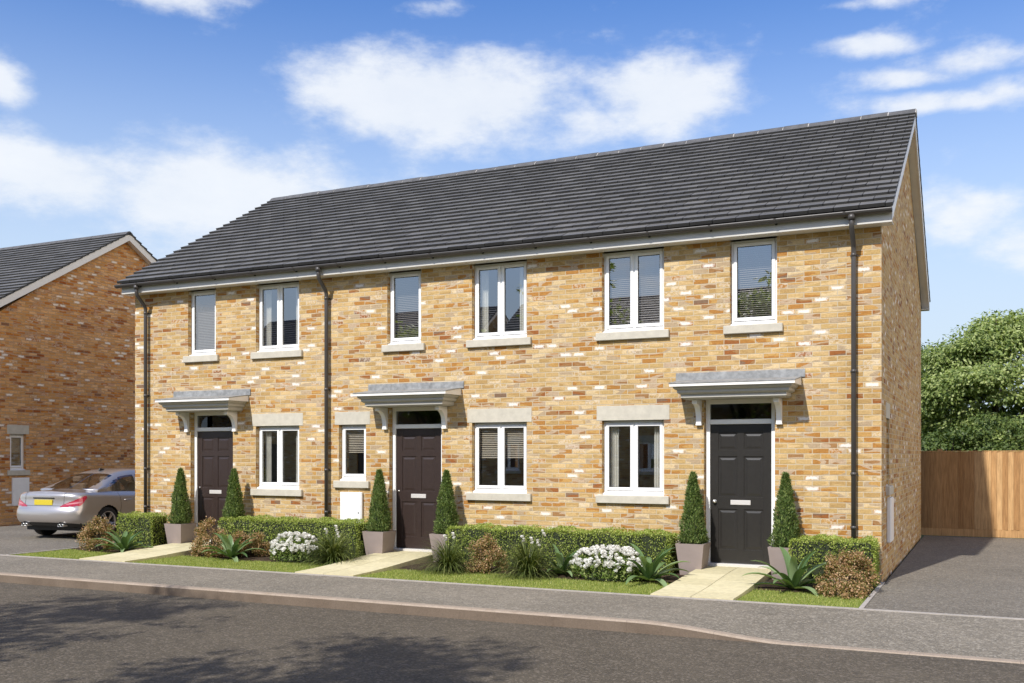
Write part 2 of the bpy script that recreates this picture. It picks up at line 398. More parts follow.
# ------------------------------------------------------------------ windows / doors / canopies
def make_window(parent, x0, x1, z0, z1, y, casements=2, lintel=True, dress=None, sillx=.085, face=1, axis=None, detail=True):
    """white casement window set .085 back in an opening; face -y"""
    w = x1-x0
    yf = y+.085
    holder = MB()
    f = .052
    holder.bbox(x0+.002,x0+f,yf,yf+.06,z0+.004,z1-.002,.004).bbox(x1-f,x1-.002,yf,yf+.06,z0+.004,z1-.002,.004)
    holder.bbox(x0+f+.001,x1-f-.001,yf+.001,yf+.059,z0+.004,z0+f,.004).bbox(x0+f+.001,x1-f-.001,yf+.001,yf+.059,z1-f,z1-.002,.004)
    if casements == 2:
        mx = (x0+x1)/2; holder.bbox(mx-.022,mx+.022,yf+.001,yf+.058,z0+f,z1-f,.004)
        spans = [(x0+f-.012,mx-.012),(mx+.012,x1-f+.012)]
    else: spans = [(x0+f-.012,x1-f+.012)]
    win = holder.build('window', M['upvc'], parent)
    # sloping plastic cill nose
    MB().prism([(yf-.062,z0-.012),(yf-.062,z0+.006),(yf+.02,z0+.036),(yf+.02,z0-.012)],'x',x0-.03,x1+.03).build('window_cill', M['upvc'], win)
    for a,b in spans:
        s = MB(); t=.048; q=yf-.016
        za,zb = z0+f-.012+.018,z1-f+.012
        s.bbox(a,a+t,q,q+.05,za,zb,.005).bbox(b-t,b,q,q+.05,za,zb,.005)
        s.bbox(a+t-.001,b-t+.001,q+.001,q+.049,za,za+t,.005).bbox(a+t-.001,b-t+.001,q+.001,q+.049,zb-t,zb,.005)
        s.build('sash', M['upvc'], win)
        MB().add([(a+t-.006,q+.025,za+t-.006),(b-t+.006,q+.025,za+t-.006),(b-t+.006,q+.025,zb-t+.006),(a+t-.006,q+.025,zb-t+.006)],[(0,1,2,3)]).build('pane', M['glass'], win)
        gk = MB(); ga,gb,gc,gd = a+t-.001,b-t+.001,za+t-.001,zb-t+.001
        for (p,q1,r,s1) in ((ga,ga+.007,gc,gd),(gb-.007,gb,gc,gd),(ga,gb,gc,gc+.007),(ga,gb,gd-.007,gd)):
            gk.box(p,q1,q+.012,q+.018,r,s1)
        gk.build('gasket', M['gasket'], win)
    ss = MB(); e = sillx
    ss.bbox(x0-e,x1+e,y-.055,y+.10,z0-.135,z0-.012,.008)
    ss.build('sill', M['stone'], win)
    if lintel:
        MB().bbox(x0-e,x1+e,y-.006,y+.10,z1,z1+.225,.004).build('lintel', M['stone'], win)
    yi = yf+.10
    if dress in ('curtains','both'):
        for xa,xb in ((x0+.07,x0+.21),(x1-.21,x1-.07)):
            c = MB(); n = 24; vs=[]
            for i in range(n+1):
                x = xa+(xb-xa)*i/n; yy = yi+.022*math.sin(i*2*math.pi/6.0)
                vs += [(x,yy,z0+.02),(x,yy,z1-.03)]
            c.add(vs,[(2*i,2*i+2,2*i+3,2*i+1) for i in range(n)],True)
            c.build('curtain', M['curtain'], win)
    if dress in ('blind','fullblind','lowblind'):
        b = MB(); 
        zt = z1-.05; zbm = z1-.5*(z1-z0) if dress=='blind' else (z0+.04)
        zz = zt
        while zz > zbm:
            b.add([(x0+.06,yi-.03-.011,zz-.010),(x1-.06,yi-.03-.011,zz-.010),(x1-.06,yi-.03+.011,zz+.006),(x0+.06,yi-.03+.011,zz+.006)],[(0,1,2,3)])
            zz -= .030
        b.box(x0+.06,x1-.06,yi-.045,yi-.015,zt,zt+.03)
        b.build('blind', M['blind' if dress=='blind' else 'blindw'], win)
    return win

def make_door(parent, cx, mat, knob=False):
    x0,x1 = cx-.505,cx+.505
    y = .09
    f = MB(); t=.062
    f.bbox(x0,x0+t,y,y+.08,0,2.415,.005).bbox(x1-t,x1,y,y+.08,0,2.415,.005)
    f.bbox(x0+t-.001,x1-t+.001,y+.001,y+.079,2.35,2.415,.005).bbox(x0+t-.001,x1-t+.001,y+.001,y+.079,2.055,2.125,.005)
    fr = f.build('door_frame', M['upvc'], parent)
    MB().add([(x0+t-.004,y+.035,2.12),(x1-t+.004,y+.035,2.12),(x1-t+.004,y+.035,2.355),(x0+t-.004,y+.035,2.355)],[(0,1,2,3)]).build('fanlight', M['fanl'], fr)
    MB().bbox(x0+.005,x1-.005,y-.075,y+.08,-.02,.035,.006).build('threshold', M['plate'], fr)
    # slab of stiles, rails and six raised fields
    a,b = x0+t+.004,x1-t-.004; z0,z1=.04,2.05; q=y+.022
    d = MB(); d.box(a,b,q+.012,q+.045,z0,z1)
    st=.115; mu=.10; w=b-a; cw=(w-2*st-mu)/2
    xs=[(a+st,a+st+cw),(b-st-cw,b-st)]
    zs=[(.235,.82),(1.0,1.585),(1.68,1.93)]
    d.bbox(a,a+st,q,q+.0125,z0,z1,.003).bbox(b-st,b,q,q+.0125,z0,z1,.003)
    for (p,r) in ((z0,.235),(.82,1.0),(1.585,1.68),(1.93,z1)):
        d.bbox(a+st-.003,b-st+.003,q+.0005,q+.0125,p,r,.003)
    d.bbox(xs[0][1],xs[1][0],q+.0003,q+.0125,z0+.01,z1-.01,.003)
    for xa,xb in xs:
        for za,zb in zs:
            m1=.022; m2=.05
            d.add([(xa+m1,q+.0118,za+m1),(xb-m1,q+.0118,za+m1),(xb-m1,q+.0118,zb-m1),(xa+m1,q+.0118,zb-m1),
                   (xa+m2,q+.0055,za+m2),(xb-m2,q+.0055,za+m2),(xb-m2,q+.0055,zb-m2),(xa+m2,q+.0055,zb-m2)],
                  [(4,5,6,7),(0,1,5,4),(1,2,6,5),(2,3,7,6),(3,0,4,7)])
    dr = d.build('door', M[mat], parent)
    MB().bbox(cx-.145,cx+.145,q-.012,q,.885,.955,.004).build('letter_plate', M['plate'], dr)
    if knob:
        MB().lathe([(0,-.045),(.018,-.043),(.026,-.03),(.022,-.015),(.012,-.01),(.012,0),(.026,.0)][::-1],20,
            Matrix.Translation((a+.062,q-.002,.93))@Matrix.Rotation(R(90),4,'X')@Matrix.Scale(-1,4,(0,0,1))).build('knob', M['metal'], dr)
    else:
        MB().lathe([(0,-.014),(.014,-.012),(.016,0)][::-1],16,
            Matrix.Translation((a+.055,q-.001,1.0))@Matrix.Rotation(R(90),4,'X')@Matrix.Scale(-1,4,(0,0,1))).build('lock', M['metal'], dr)
    return fr

def make_canopy(parent, cx):
    d=.53
    c = MB()
    # sloping lead-clad top slab with white edge
    steps=[(.88,.50,2.585,2.632),(.83,.485,2.535,2.587),(.785,.44,2.475,2.537),(.74,.39,2.405,2.477)]
    body=MB()
    for k,(hw,dd,za,zb) in enumerate(steps[1:]):
        nxt = steps[1:][k+1] if k<2 else None
        hw2,dd2=(hw-.03,dd-.03)
        vs=[(cx-hw2,-dd2,za),(cx+hw2,-dd2,za),(cx+hw2,-.002,za),(cx-hw2,-.002,za),
            (cx-hw,-dd,za+.022),(cx+hw,-dd,za+.022),(cx+hw,-.002,za+.022),(cx-hw,-.002,za+.022),
            (cx-hw,-dd,zb-.002),(cx+hw,-dd,zb-.002),(cx+hw,-.002,zb-.002),(cx-hw,-.002,zb-.002)]
        body.add(vs,[(0,3,2,1),(8,9,10,11),(0,1,5,4),(1,2,6,5),(3,0,4,7),(4,5,9,8),(5,6,10,9),(7,4,8,11)])
    can = body.build('canopy', M['canopy'], parent)
    hw=.875
    c.add([(cx-hw,-d,2.582),(cx+hw,-d,2.582),(cx+hw,-.002,2.582),(cx-hw,-.002,2.582),
           (cx-hw,-d,2.628),(cx+hw,-d,2.628),(cx+hw,-.002,2.70),(cx-hw,-.002,2.70)],
          [(0,3,2,1),(0,1,5,4),(1,2,6,5),(3,0,4,7),(4,5,6,7)])
    c.build('canopy_edge', M['canopyw'], can)
    l=MB()
    l.add([(cx-hw-.008,-d-.008,2.634),(cx+hw+.008,-d-.008,2.634),(cx+hw+.008,-.006,2.708),(cx-hw-.008,-.006,2.708),
           (cx-hw-.008,-d-.008,2.622),(cx+hw+.008,-d-.008,2.622),(cx+hw+.008,-.006,2.696),(cx-hw-.008,-.006,2.696)],
          [(0,1,2,3),(0,4,5,1),(1,5,6,2),(3,7,4,0)])
    # upstand dressed against the wall, slightly irregular
    n=14; vs=[]
    rnd=random.Random(int(cx*10))
    for i in range(n+1):
        x=cx-.925+1.85*i/n
        vs+= [(x,-.006,2.69),(x,-.014-rnd.uniform(0,.006),2.70),(x,-.010-rnd.uniform(0,.004),2.805+rnd.uniform(-.003,.003)),(x,.001,2.815)]
    l.add(vs,[(4*i+j,4*i+4+j,4*i+5+j,4*i+1+j) for i in range(n) for j in range(3)])
    l.build('flashing', M['lead'], can)
    for sx in (-1,1):
        x=cx+sx*.575
        # scrolled bracket: vertical leg on the wall, curving out under the canopy
        out=[(-.002,2.06),(-.055,2.06)]
        for i in range(13):
            a=R(90*i/12); out.append((-.055-.20*(1-math.cos(a))*1.0 , 2.12+.225*math.sin(a)))
        out+=[(-.275,2.345),(-.275,2.402),(-.002,2.402)]
        inner=[]
        b=MB().prism(out,'x',x-.038,x+.038)
        b.bbox(x-.044,x+.044,-.062,-.002,2.035,2.062,.006)
        b.build('bracket', M['canopyw'], can)
    return can

def downpipe(parent, x, ztop=4.79):
    p=MB()
    p.tube([(x,-.305,ztop+.03),(x,-.305,4.70),(x,-.285,4.64),(x,-.105,4.47),(x,-.075,4.41),(x,-.075,4.3),(x,-.075,-.1)],.034,14)
    o=p.build('downpipe', M['gutter'], parent)
    MB().tube([(x,-.305,4.76),(x,-.305,4.83)],.05,14).build('outlet', M['gutter'], o)
    for z in (4.33,2.75,1.35,.62):
        c=MB(); c.tube([(x,-.075,z-.022),(x,-.075,z+.022)],.038,14); c.box(x-.05,x+.05,-.03,-.002,z-.012,z+.012)
        c.build('pipe_clip', M['gutter'], o)
    return o

# ------------------------------------------------------------------ the terrace
X0,X1,YB = -13.65,0.0,8.6
EZ=4.715; YR,ZR=4.3,7.56
def build_terrace():
    t = empty('terraced_building',(0,0,0))
    tag(t,'long two storey buff brick terrace with three dark front doors and one grey tiled roof','terraced houses')
    up=[(-12.30,-11.63,1),(-10.69,-9.72,2),(-7.88,-7.22,1),(-6.26,-5.28,2),(-4.02,-3.04,2),(-2.06,-1.39,1)]
    gf=[(-10.69,-9.72,2),(-6.26,-5.28,2),(-4.02,-3.04,2)]
    doors=[-11.73,-7.33,-1.93]
    UZ=(3.48,4.698); GZ=(1.01,2.13); small=(-8.87,-8.31,1.175,2.13)
    holes=[(a,b,UZ[0]-.02,EZ) for a,b,_ in up]+[(a,b,GZ[0]-.02,GZ[1]) for a,b,_ in gf]+[(small[0],small[1],small[2]-.02,small[3])]
    holes+=[(c-.51,c+.51,-.03,2.42) for c in doors]
    w=MB(); wall_panel(w,'x',0.0,.3,X0,X1,-.3,EZ,holes); w.build('front_wall',M['brick'],t)
    # right gable wall: rectangle part with opening, then triangle above
    gz=lambda y: EZ+.0+ (ZR-EZ-.05)*(1-abs(y-YR)/YR)
    sh=(.71,1.15,1.175,2.13)
    g=MB(); wall_panel(g,'y',X1,-.3,0.0,YB,-.3,EZ,[(sh[0],sh[1],sh[2]-.02,sh[3])])
    g.prism([(0,EZ),(YB,EZ),(YR,gz(YR))],'x',X1-.3,X1)
    # short returns so the corner closes
    g.build('gable_wall',M['brick'],t)
    l=MB().box(X0,X0+.3,.3,YB,-.3,EZ); l.prism([(0,EZ),(YB,EZ),(YR,gz(YR))],'x',X0,X0+.3); l.build('gable_wall',M['brick'],t)
    MB().box(X0+.3,X1-.3,YB-.3,YB,-.3,EZ).build('rear_wall',M['brick'],t)
    # rooms
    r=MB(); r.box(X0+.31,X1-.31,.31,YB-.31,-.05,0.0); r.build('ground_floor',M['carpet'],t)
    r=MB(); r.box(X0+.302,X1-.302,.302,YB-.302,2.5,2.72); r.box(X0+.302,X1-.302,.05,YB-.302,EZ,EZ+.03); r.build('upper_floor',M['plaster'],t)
    r=MB(); 
    for xx in (-4.65,-9.23): r.box(xx-.1,xx+.1,.302,YB-.31,0.001,EZ-.001)
    for z0,z1 in ((0.001,2.5),(2.721,EZ-.001)): r.box(X0+.31,X1-.31,3.6,3.7,z0,z1)
    for xx in (-2.75,-6.75,-9.05,-11.1):
        r.box(xx-.05,xx+.05,.302,3.59,2.722,EZ-.002)
    for xx in (-2.6,-6.6,-8.1,-11.0):
        r.box(xx-.05,xx+.05,.302,3.59,.002,2.498)
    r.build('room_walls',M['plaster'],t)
    dress=['lowblind','curtains','lowblind','curtains','fullblind','fullblind']
    for (a,b,n),d in zip(up,dress):
        make_window(t,a,b,UZ[0],UZ[1]-.0,0,n,False,d)
    for (a,b,n),d in zip(gf,['curtains','blind','curtains']):
        make_window(t,a,b,GZ[0],GZ[1],0,n,True,d)
    make_window(t,small[0],small[1],small[2],small[3],0,1,True,'blind')
    # side window (faces +x): build facing -y then turn
    tmp=make_window(t,sh[0],sh[1],sh[2],sh[3],0,1,True,'blind')
    rot=Matrix(((0,-1,0,0),(1,0,0,0),(0,0,1,0),(0,0,0,1)))   # (x,y)->(-y,x): facing -y becomes +x
    for o in [tmp]+list(tmp.children): o.data.transform(rot)
    for c,m,k in zip(doors,('doorb','doorb','doorc'),(0,0,1)):
        make_door(t,c,m,k); make_canopy(t,c)
    # meter boxes
    def meter(x0,x1,z0,z1):
        b=MB().bbox(x0,x1,-.055,-.001,z0,z1,.008); b.bbox(x0+.02,x1-.02,-.062,-.054,z0+.02,z1-.02,.004)
        return b
    mbx=meter(-8.81,-8.36,.30,.97).build('meter_box',M['meter'],t)
    MB().lathe([(0,0),(.012,0),(.012,.006)],12,Matrix.Translation((-8.42,-.062,.62))@Matrix.Rotation(R(90),4,'X')).build('lock',M['metal'],mbx)
    mbx=meter(.74,1.2,.36,1.0).xf(rot).build('meter_box',M['meter'],t)
    # roof
    ye,ze=-.315,4.90
    pitch=(ZR-ze)/(YR-ye)
    xa,xb=X0-.13,X1+.17
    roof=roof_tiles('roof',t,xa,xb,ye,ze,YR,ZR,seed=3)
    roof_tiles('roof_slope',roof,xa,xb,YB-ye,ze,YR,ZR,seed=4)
    u=MB(); o2=.012
    u.add([(xa+.03,ye+.03,ze-o2),(xb-.03,ye+.03,ze-o2),(xb-.03,YR,ZR-o2-.01),(xa+.03,YR,ZR-o2-.01),(xb-.03,YB-ye-.03,ze-o2),(xa+.03,YB-ye-.03,ze-o2)],[(0,1,2,3),(3,2,4,5)])
    u.build('roof_felt',M['gasket'],roof)
    # ridge tiles with mortar joints
    rt=MB(); mt=MB(); x=xa; n=round((xb-xa)/.45); wdt=(xb-xa)/n
    for i in range(n):
        a=xa+i*wdt+.007; b=xa+(i+1)*wdt-.007
        lift=.004*((i*7)%3)
        pr=[(YR-.15,ZR-.055),(YR-.075,ZR+.02+lift),(YR,ZR+.055+lift),(YR+.075,ZR+.02+lift),(YR+.15,ZR-.055)]
        rt.prism(pr,'x',a,b)
        MB().prism([(p[0],p[1]-.006) for p in pr],'x',b-.001,b+.015).build('ridge_joint',M['mortar'],roof)
    rd=rt.build('ridge',M['ridge'],roof)
    # fascia, soffit, bargeboards
    f=MB(); f.box(xa+.03,X1+.155,-.24,-.215,4.70,4.885); f.build('fascia',M['fasciaf'],t)
    f=MB(); f.box(xa+.03,X1+.152,-.2145,-.001,4.702,4.716); f.build('soffit',M['fascia'],t)
    f=MB(); f.box(xa+.03,X1+.155,YB+.215,YB+.24,4.70,4.885); f.box(xa+.03,X1+.152,YB+.001,YB+.2145,4.702,4.716); f.build('rear_fascia',M['fascia'],t)
    for sx,xo,xi in ((1,X1+.155,X1+.13),(-1,xa+.03,xa+.05)):
        for s in (1,-1):
            b=MB(); y0,y1=(-.235,YR) if s>0 else (YB+.235,YR)
            za=ze+.0; zb=ZR-.03
            b.prism([(y0,za-.19),(y0,za),(y1,zb),(y1,zb-.19)],'x',xi,xo)
            b.build('bargeboard',M['fascia'],t,fix=True)
            if sx>0:
                c=MB(); c.prism([(y0+s*.02,za-.17),(y0+s*.02,za-.156),(y1,zb-.156),(y1,zb-.17)],'x',X1+.001,X1+.129)
                c.build('soffit',M['fascia'],t,fix=True)
    # gutter (half round) and brackets
    gp=[];cy,cz,ro,ri=-.305,4.868,.058,.052
    for i in range(13):
        a=math.pi+math.pi*i/12; gp.append((cy+ro*math.cos(a),cz+ro*math.sin(a)))
    for i in range(13):
        a=2*math.pi-math.pi*i/12; gp.append((cy+ri*math.cos(a),cz+ri*math.sin(a)))
    gu=MB(); n=24
    vs=[(X0-.165,*p) for p in gp]+[(X1+.16,*p) for p in gp]; k=len(gp)
    gu.add(vs,[(i,(i+1)%k,k+(i+1)%k,k+i) for i in range(k)],True)
    for xx in (X0-.165,X1+.16): gu.prism(gp[:13],'x',xx-.002,xx+.002)
    gt=gu.build('gutter',M['gutter'],t,fix=True)
    x=-13.25
    while x<.1:
        b=MB(); o=.064
        q=[(cy+o*math.cos(math.pi+math.pi*i/8),cz+o*math.sin(math.pi+math.pi*i/8)) for i in range(9)]
        q2=[(cy+(o-.012)*math.cos(2*math.pi-math.pi*i/8),cz+(o-.012)*math.sin(2*math.pi-math.pi*i/8)) for i in range(9)]
        q=q+q2; k2=len(q); vs=[(x-.016,*p) for p in q]+[(x+.016,*p) for p in q]
        b.add(vs,[(i,(i+1)%k2,k2+(i+1)%k2,k2+i) for i in range(k2)])
        b.box(x-.016,x+.016,cy+.05,-.241,cz-.07,cz-.01)
        b.build('gutter_bracket',M['gutter'],gt,fix=True); x+=.915
    for x in (-13.30,-9.08,-.35): downpipe(t,x)
    return t
terrace=build_terrace()

# ------------------------------------------------------------------ simple gabled houses (neighbour and those across the road)
def gable_house(name,label,x0,x1,y0,depth,front=-1,zg=-.12,side_feats=True,ridge_h=7.62,seed=11,wins=True,group=None,eave=4.865,brick='brick'):
    """ridge along x. y0=front wall y, front=-1 faces -y, +1 faces +y"""
    t=empty(name,((x0+x1)/2,y0,zg)); tag(t,label,'house',group)
    ox,oy,oz=-(x0+x1)/2,-y0,-zg
    T=Matrix.Translation((ox,oy,oz))
    def bld(mb,nm,mt,par=None,**k):
        mb.xf(T); return mb.build(nm,M[mt],par or t,**k)
    ya,yb=(y0,y0+depth) if front<0 else (y0-depth,y0)
    yr=(ya+yb)/2; ez=eave-.165; zr=ridge_h-.06
    holes=[]
    if side_feats: holes=[(ya+.69,ya+1.14,1.225,2.13)]
    w=MB(); wall_panel(w,'y',x1,-.3,ya,yb,-.3,ez,holes)
    w.prism([(ya,ez),(yb,ez),(yr,zr-.05)],'x',x1-.3,x1)
    bld(w,'gable_wall',brick)
    w=MB().box(x0,x0+.3,ya,yb,-.3,ez); w.prism([(ya,ez),(yb,ez),(yr,zr-.05)],'x',x0,x0+.3); bld(w,'gable_wall',brick)
    fh=[]
    if wins:
        k=max(2,round((x1-x0)/2.6)); 
        for i in range(k):
            c=x0+(x1-x0)*(i+.5)/k
            fh.append((c-.49,c+.49,3.46,4.60)); 
            if i%2==0: fh.append((c-.49,c+.49,.99,2.13))
            else: fh.append((c-.5,c+.5,-.05,2.13))
    yf=ya if front<0 else yb
    w=MB(); wall_panel(w,'x',yf,.3*(1 if front<0 else -1),x0,x1,-.3,ez,fh); bld(w,'front_wall',brick)
    w=MB(); yk=yb if front<0 else ya; w.box(x0+.3,x1-.3,min(yk,yk-.3*(-front)),max(yk,yk-.3*(-front)),-.3,ez); bld(w,'rear_wall',brick)
    w=MB(); w.box(x0+.3,x1-.3,ya+.31,yb-.31,2.5,2.7); w.box(x0+.3,x1-.3,ya+.31,yb-.31,-.2,0); bld(w,'floor_slab','plaster')
    def fin(obj):
        # parts made in scene coordinates: shift into the house's own space
        for o in [obj]+list(obj.children): o.data.transform(T)
    for h in fh:
        isdoor=h[2]<0
        if isdoor:
            d=MB().box(h[0],h[1],yf+.09*(-front)-.02,yf+.09*(-front)+.02,-.05,2.13); 
            bld(d,'door','doorb')
        else:
            wn=make_window(t,h[0],h[1],h[2]+.02,h[3],0,2,h[2]<2,'curtains')
            mm=Matrix.Translation((0,yf,0)) if front<0 else Matrix.Translation((h[0]+h[1],yf,0))@Matrix.Rotation(math.pi,4,'Z')
            for o in [wn]+list(wn.children): o.data.transform(T@mm)
    if side_feats:
        wn=make_window(t,ya+.69,ya+1.14,1.245,2.13,0,1,True,'blind')
        rot=Matrix.Translation((x1,0,0))@Matrix(((0,-1,0,0),(1,0,0,0),(0,0,1,0),(0,0,0,1)))
        for o in [wn]+list(wn.children): o.data.transform(T@rot)
        b=MB().bbox(ya+.73,ya+1.2,-.055,-.001,.36,1.05,.008); b.xf(rot); bld(b,'meter_box','meter')
    ye=ya-.4; yee=yb+.4; ze=eave
    rf=roof_tiles('roof',t,x0-.17,x1+.2,ye,ze,yr,zr,seed=seed); rf.data.transform(T)
    r2=roof_tiles('roof_slope',rf,x0-.17,x1+.2,yee,ze,yr,zr,seed=seed+1); r2.data.transform(T)
    u=MB(); u.add([(x0-.1,ye+.03,ze-.02),(x1+.15,ye+.03,ze-.02),(x1+.15,yr,zr-.03),(x0-.1,yr,zr-.03),(x1+.15,yee-.03,ze-.02),(x0-.1,yee-.03,ze-.02)],[(0,1,2,3),(3,2,4,5)]); bld(u,'roof_felt','gasket',rf)
    rt=MB(); n=round((x1-x0+.37)/.45); wd=(x1-x0+.37)/n
    for i in range(n):
        a=x0-.17+i*wd+.006; pr=[(yr-.15,zr-.055),(yr-.075,zr+.02),(yr,zr+.055),(yr+.075,zr+.02),(yr+.15,zr-.055)]
        rt.prism(pr,'x',a,a+wd-.012)
    bld(rt,'ridge','ridge',rf)
    for s in (1,-1):
        b=MB(); q0=ya-.36 if s>0 else yb+.36
        za,zb=ze-.0,zr-.015
        b.prism([(q0,za-.20),(q0,za-.01),(yr,zb),(yr,zb-.19)],'x',x1+.15,x1+.18); bld(b,'bargeboard','fascia',fix=True)
        b=MB(); b.prism([(q0,za-.20),(q0,za-.01),(yr,zb),(yr,zb-.19)],'x',x0-.16,x0-.13); bld(b,'bargeboard','fascia',fix=True)
        c=MB(); c.prism([(q0+s*.02,za-.175),(q0+s*.02,za-.16),(yr,zb-.16),(yr,zb-.175)],'x',x1+.001,x1+.149); bld(c,'soffit','fascia',fix=True)
    f=MB()
    for q,s in ((ya,-1),(yb,1)):
        f.box(x0-.13,x1+.149,min(q+s*.3,q+s*.325),max(q+s*.3,q+s*.325),eave-.2,eave-.015)
        f.box(x0-.13,x1+.149,min(q+s*.002,q+s*.2995),max(q+s*.002,q+s*.2995),eave-.18,eave-.166)
    bld(f,'fascia','fascia')
    gu=MB()
    for q,s in ((ya,-1),(yb,1)): gu.tube([(x0-.17,q+s*.38,eave-.045),(x1+.18,q+s*.38,eave-.045)],.055,10)
    bld(gu,'gutter','gutter')
    return t
gable_house('gabled_house','brick house beyond the driveway, white bargeboard gable and meter box facing the silver car',-31.5,-20.4,1.8,8.6,-1,ridge_h=7.83,eave=4.99,brick='brickred')

# ------------------------------------------------------------------ ground, road, pavements
def smooth(t): t=max(0,min(1,t)); return t*t*(3-2*t)
def drop(x): return .112*smooth((x+2.0)/1.7)
struct(MB().add([(-400,-400,-.29),(400,-400,-.29),(400,500,-.29),(-400,500,-.29)],[(0,1,2,3)]).build('ground',M['field']))
struct(MB().add([(-90,-10.85,-.24),(60,-10.85,-.24),(60,-4.45,-.24),(-90,-4.45,-.24)],[(0,1,2,3)]).build('road',M['road']))
p=MB(); xs=[-90,-30,-14,-8,-4,-2.2]+[-2+.15*i for i in range(13)]+[0.2,2,6,20,60]; ys=[-2.6,-2.9,-3.4,-3.9,-4.33]
for y in ys:
    for x in xs: p.v.append((x,y,-.124-drop(x)*((-2.6-y)/1.73)))
n=len(xs); p.f=[(j*n+i,(j+1)*n+i,(j+1)*n+i+1,j*n+i+1) for j in range(len(ys)-1) for i in range(n-1)]; p.sm=[False]*len(p.f)
struct(p.build('pavement',M['pave'],fix=True))
k=MB(); vs=[]
for x in xs:
    zt=-.118-drop(x); vs+=[(x,-4.33,-.35),(x,-4.33,zt),(x,-4.435,zt),(x,-4.452,zt-.018),(x,-4.462,-.35)]
k.add(vs,[(5*i+j,5*i+5+j,5*i+6+j,5*i+1+j) for i in range(len(xs)-1) for j in range(4)])
struct(k.build('kerb',M['kerb'],fix=True))
e=MB().box(-90,60,-2.605,-2.555,-.3,-.112)
struct(e.build('pavement_edging',M['edging']))
struct(MB().box(-.005,.045,-2.553,-.005,-.3,-.108).build('drive_edging',M['edging']))
struct(MB().box(-14.0,-13.95,-2.553,8.6,-.3,-.108).build('drive_edging',M['edging']))
struct(MB().add([(.047,-2.553,-.122),(7.5,-2.553,-.122),(7.5,8.9,-.122),(.047,8.9,-.122)],[(0,1,2,3)]).build('driveway',M['drive']))
struct(MB().add([(-20.39,-2.553,-.122),(-14.002,-2.553,-.122),(-14.002,30,-.122),(-20.39,30,-.122)],[(0,1,2,3)]).build('driveway',M['drive']))
# front garden turf sheet + soil bed
struct(MB().add([(-13.948,-2.553,-.128),(-.007,-2.553,-.128),(-.007,0.02,-.128),(-13.948,0.02,-.128)],[(0,1,2,3)]).build('lawn',M['turf']))
PATHS=[(-12.24,-11.22),(-7.84,-6.82),(-2.44,-1.42)]
beds=[(-13.93,PATHS[0][0]-.02),(PATHS[0][1]+.02,PATHS[1][0]-.02),(PATHS[1][1]+.02,PATHS[2][0]-.02),(PATHS[2][1]+.02,-.02)]
b=MB()
for a,c in beds:
    n=max(4,int((c-a)/.18)); vs=[]
    for i in range(n+1):
        x=a+(c-a)*i/n; vs+=[(x,-1.35+.10*math.sin(x*2.1)+random.uniform(-.03,.03),-.126),(x,-1.2,-.105),(x,-.01,-.10)]
    b.add(vs,[(3*i+j,3*i+3+j,3*i+4+j,3*i+1+j) for i in range(n) for j in range(2)])
struct(b.build('flower_bed',M['soil'],fix=True))
for a,c in PATHS:
    s=MB(); m=(a+c)/2; rows=6; y0,y1=-2.55,.12
    def zt(y): return -.004-.095*smooth((-.2-y)/2.35)**.8
    for r in range(rows):
        ya,yb=y0+(y1-y0)*r/rows+.004,y0+(y1-y0)*(r+1)/rows-.004
        for xa,xb in ((a,m-.004),(m+.004,c)):
            za,zb=zt(ya),zt(yb)
            s.add([(xa,ya,-.3),(xb,ya,-.3),(xb,yb,-.3),(xa,yb,-.3),(xa,ya,za),(xb,ya,za),(xb,yb,zb),(xa,yb,zb)],
                  [(0,3,2,1),(4,5,6,7),(0,1,5,4),(1,2,6,5),(2,3,7,6),(3,0,4,7)])
    s2=MB().add([(a+.01,y0+.01,-.3),(c-.01,y0+.01,-.3),(c-.01,y1-.01,-.3),(a+.01,y1-.01,-.3),(a+.01,y0+.01,zt(y0)-.006),(c-.01,y0+.01,zt(y0)-.006),(c-.01,y1,zt(y1)-.006),(a+.01,y1,zt(y1)-.006)],
        [(4,5,6,7)])
    struct(s.build('path',M['slab']))
# far side of the road
struct(MB().add([(-90,-12.6,-.12),(60,-12.6,-.12),(60,-10.97,-.12),(-90,-10.97,-.12)],[(0,1,2,3)]).build('pavement',M['pave']))
struct(MB().box(-90,60,-10.97,-10.85,-.3,-.112).build('kerb',M['kerb']))
struct(MB().add([(-90,-19.9,-.13),(60,-19.9,-.13),(60,-12.6,-.13),(-90,-12.6,-.13)],[(0,1,2,3)]).build('verge',M['turf']))

# grass blades on the visible lawn strip
def grass():
    mb=MB(); rnd=random.Random(5)
    for a,c in beds:
        nn=int((c-a)*1.25*3300)
        for _ in range(nn):
            x=rnd.uniform(a,c); y=rnd.uniform(-2.555,-1.2)
            if y>-1.35+.10*math.sin(x*2.1)+rnd.gauss(0,.03): continue
            h=rnd.uniform(.012,.034); w=rnd.uniform(.0025,.005); an=rnd.uniform(0,6.28); ln=rnd.uniform(0,.022)
            dx,dy=math.cos(an),math.sin(an); bx,by=rnd.uniform(-1,1)*ln,rnd.uniform(-1,1)*ln
            mb.add([(x-dx*w,y-dy*w,-.13),(x+dx*w,y+dy*w,-.13),(x+bx,y+by,-.128+h)],[(0,1,2)])
    return tag(mb.build('grass',M['grass']),kind='stuff',label='short mown green grass along the front of the flower beds',cat='grass')
grass()

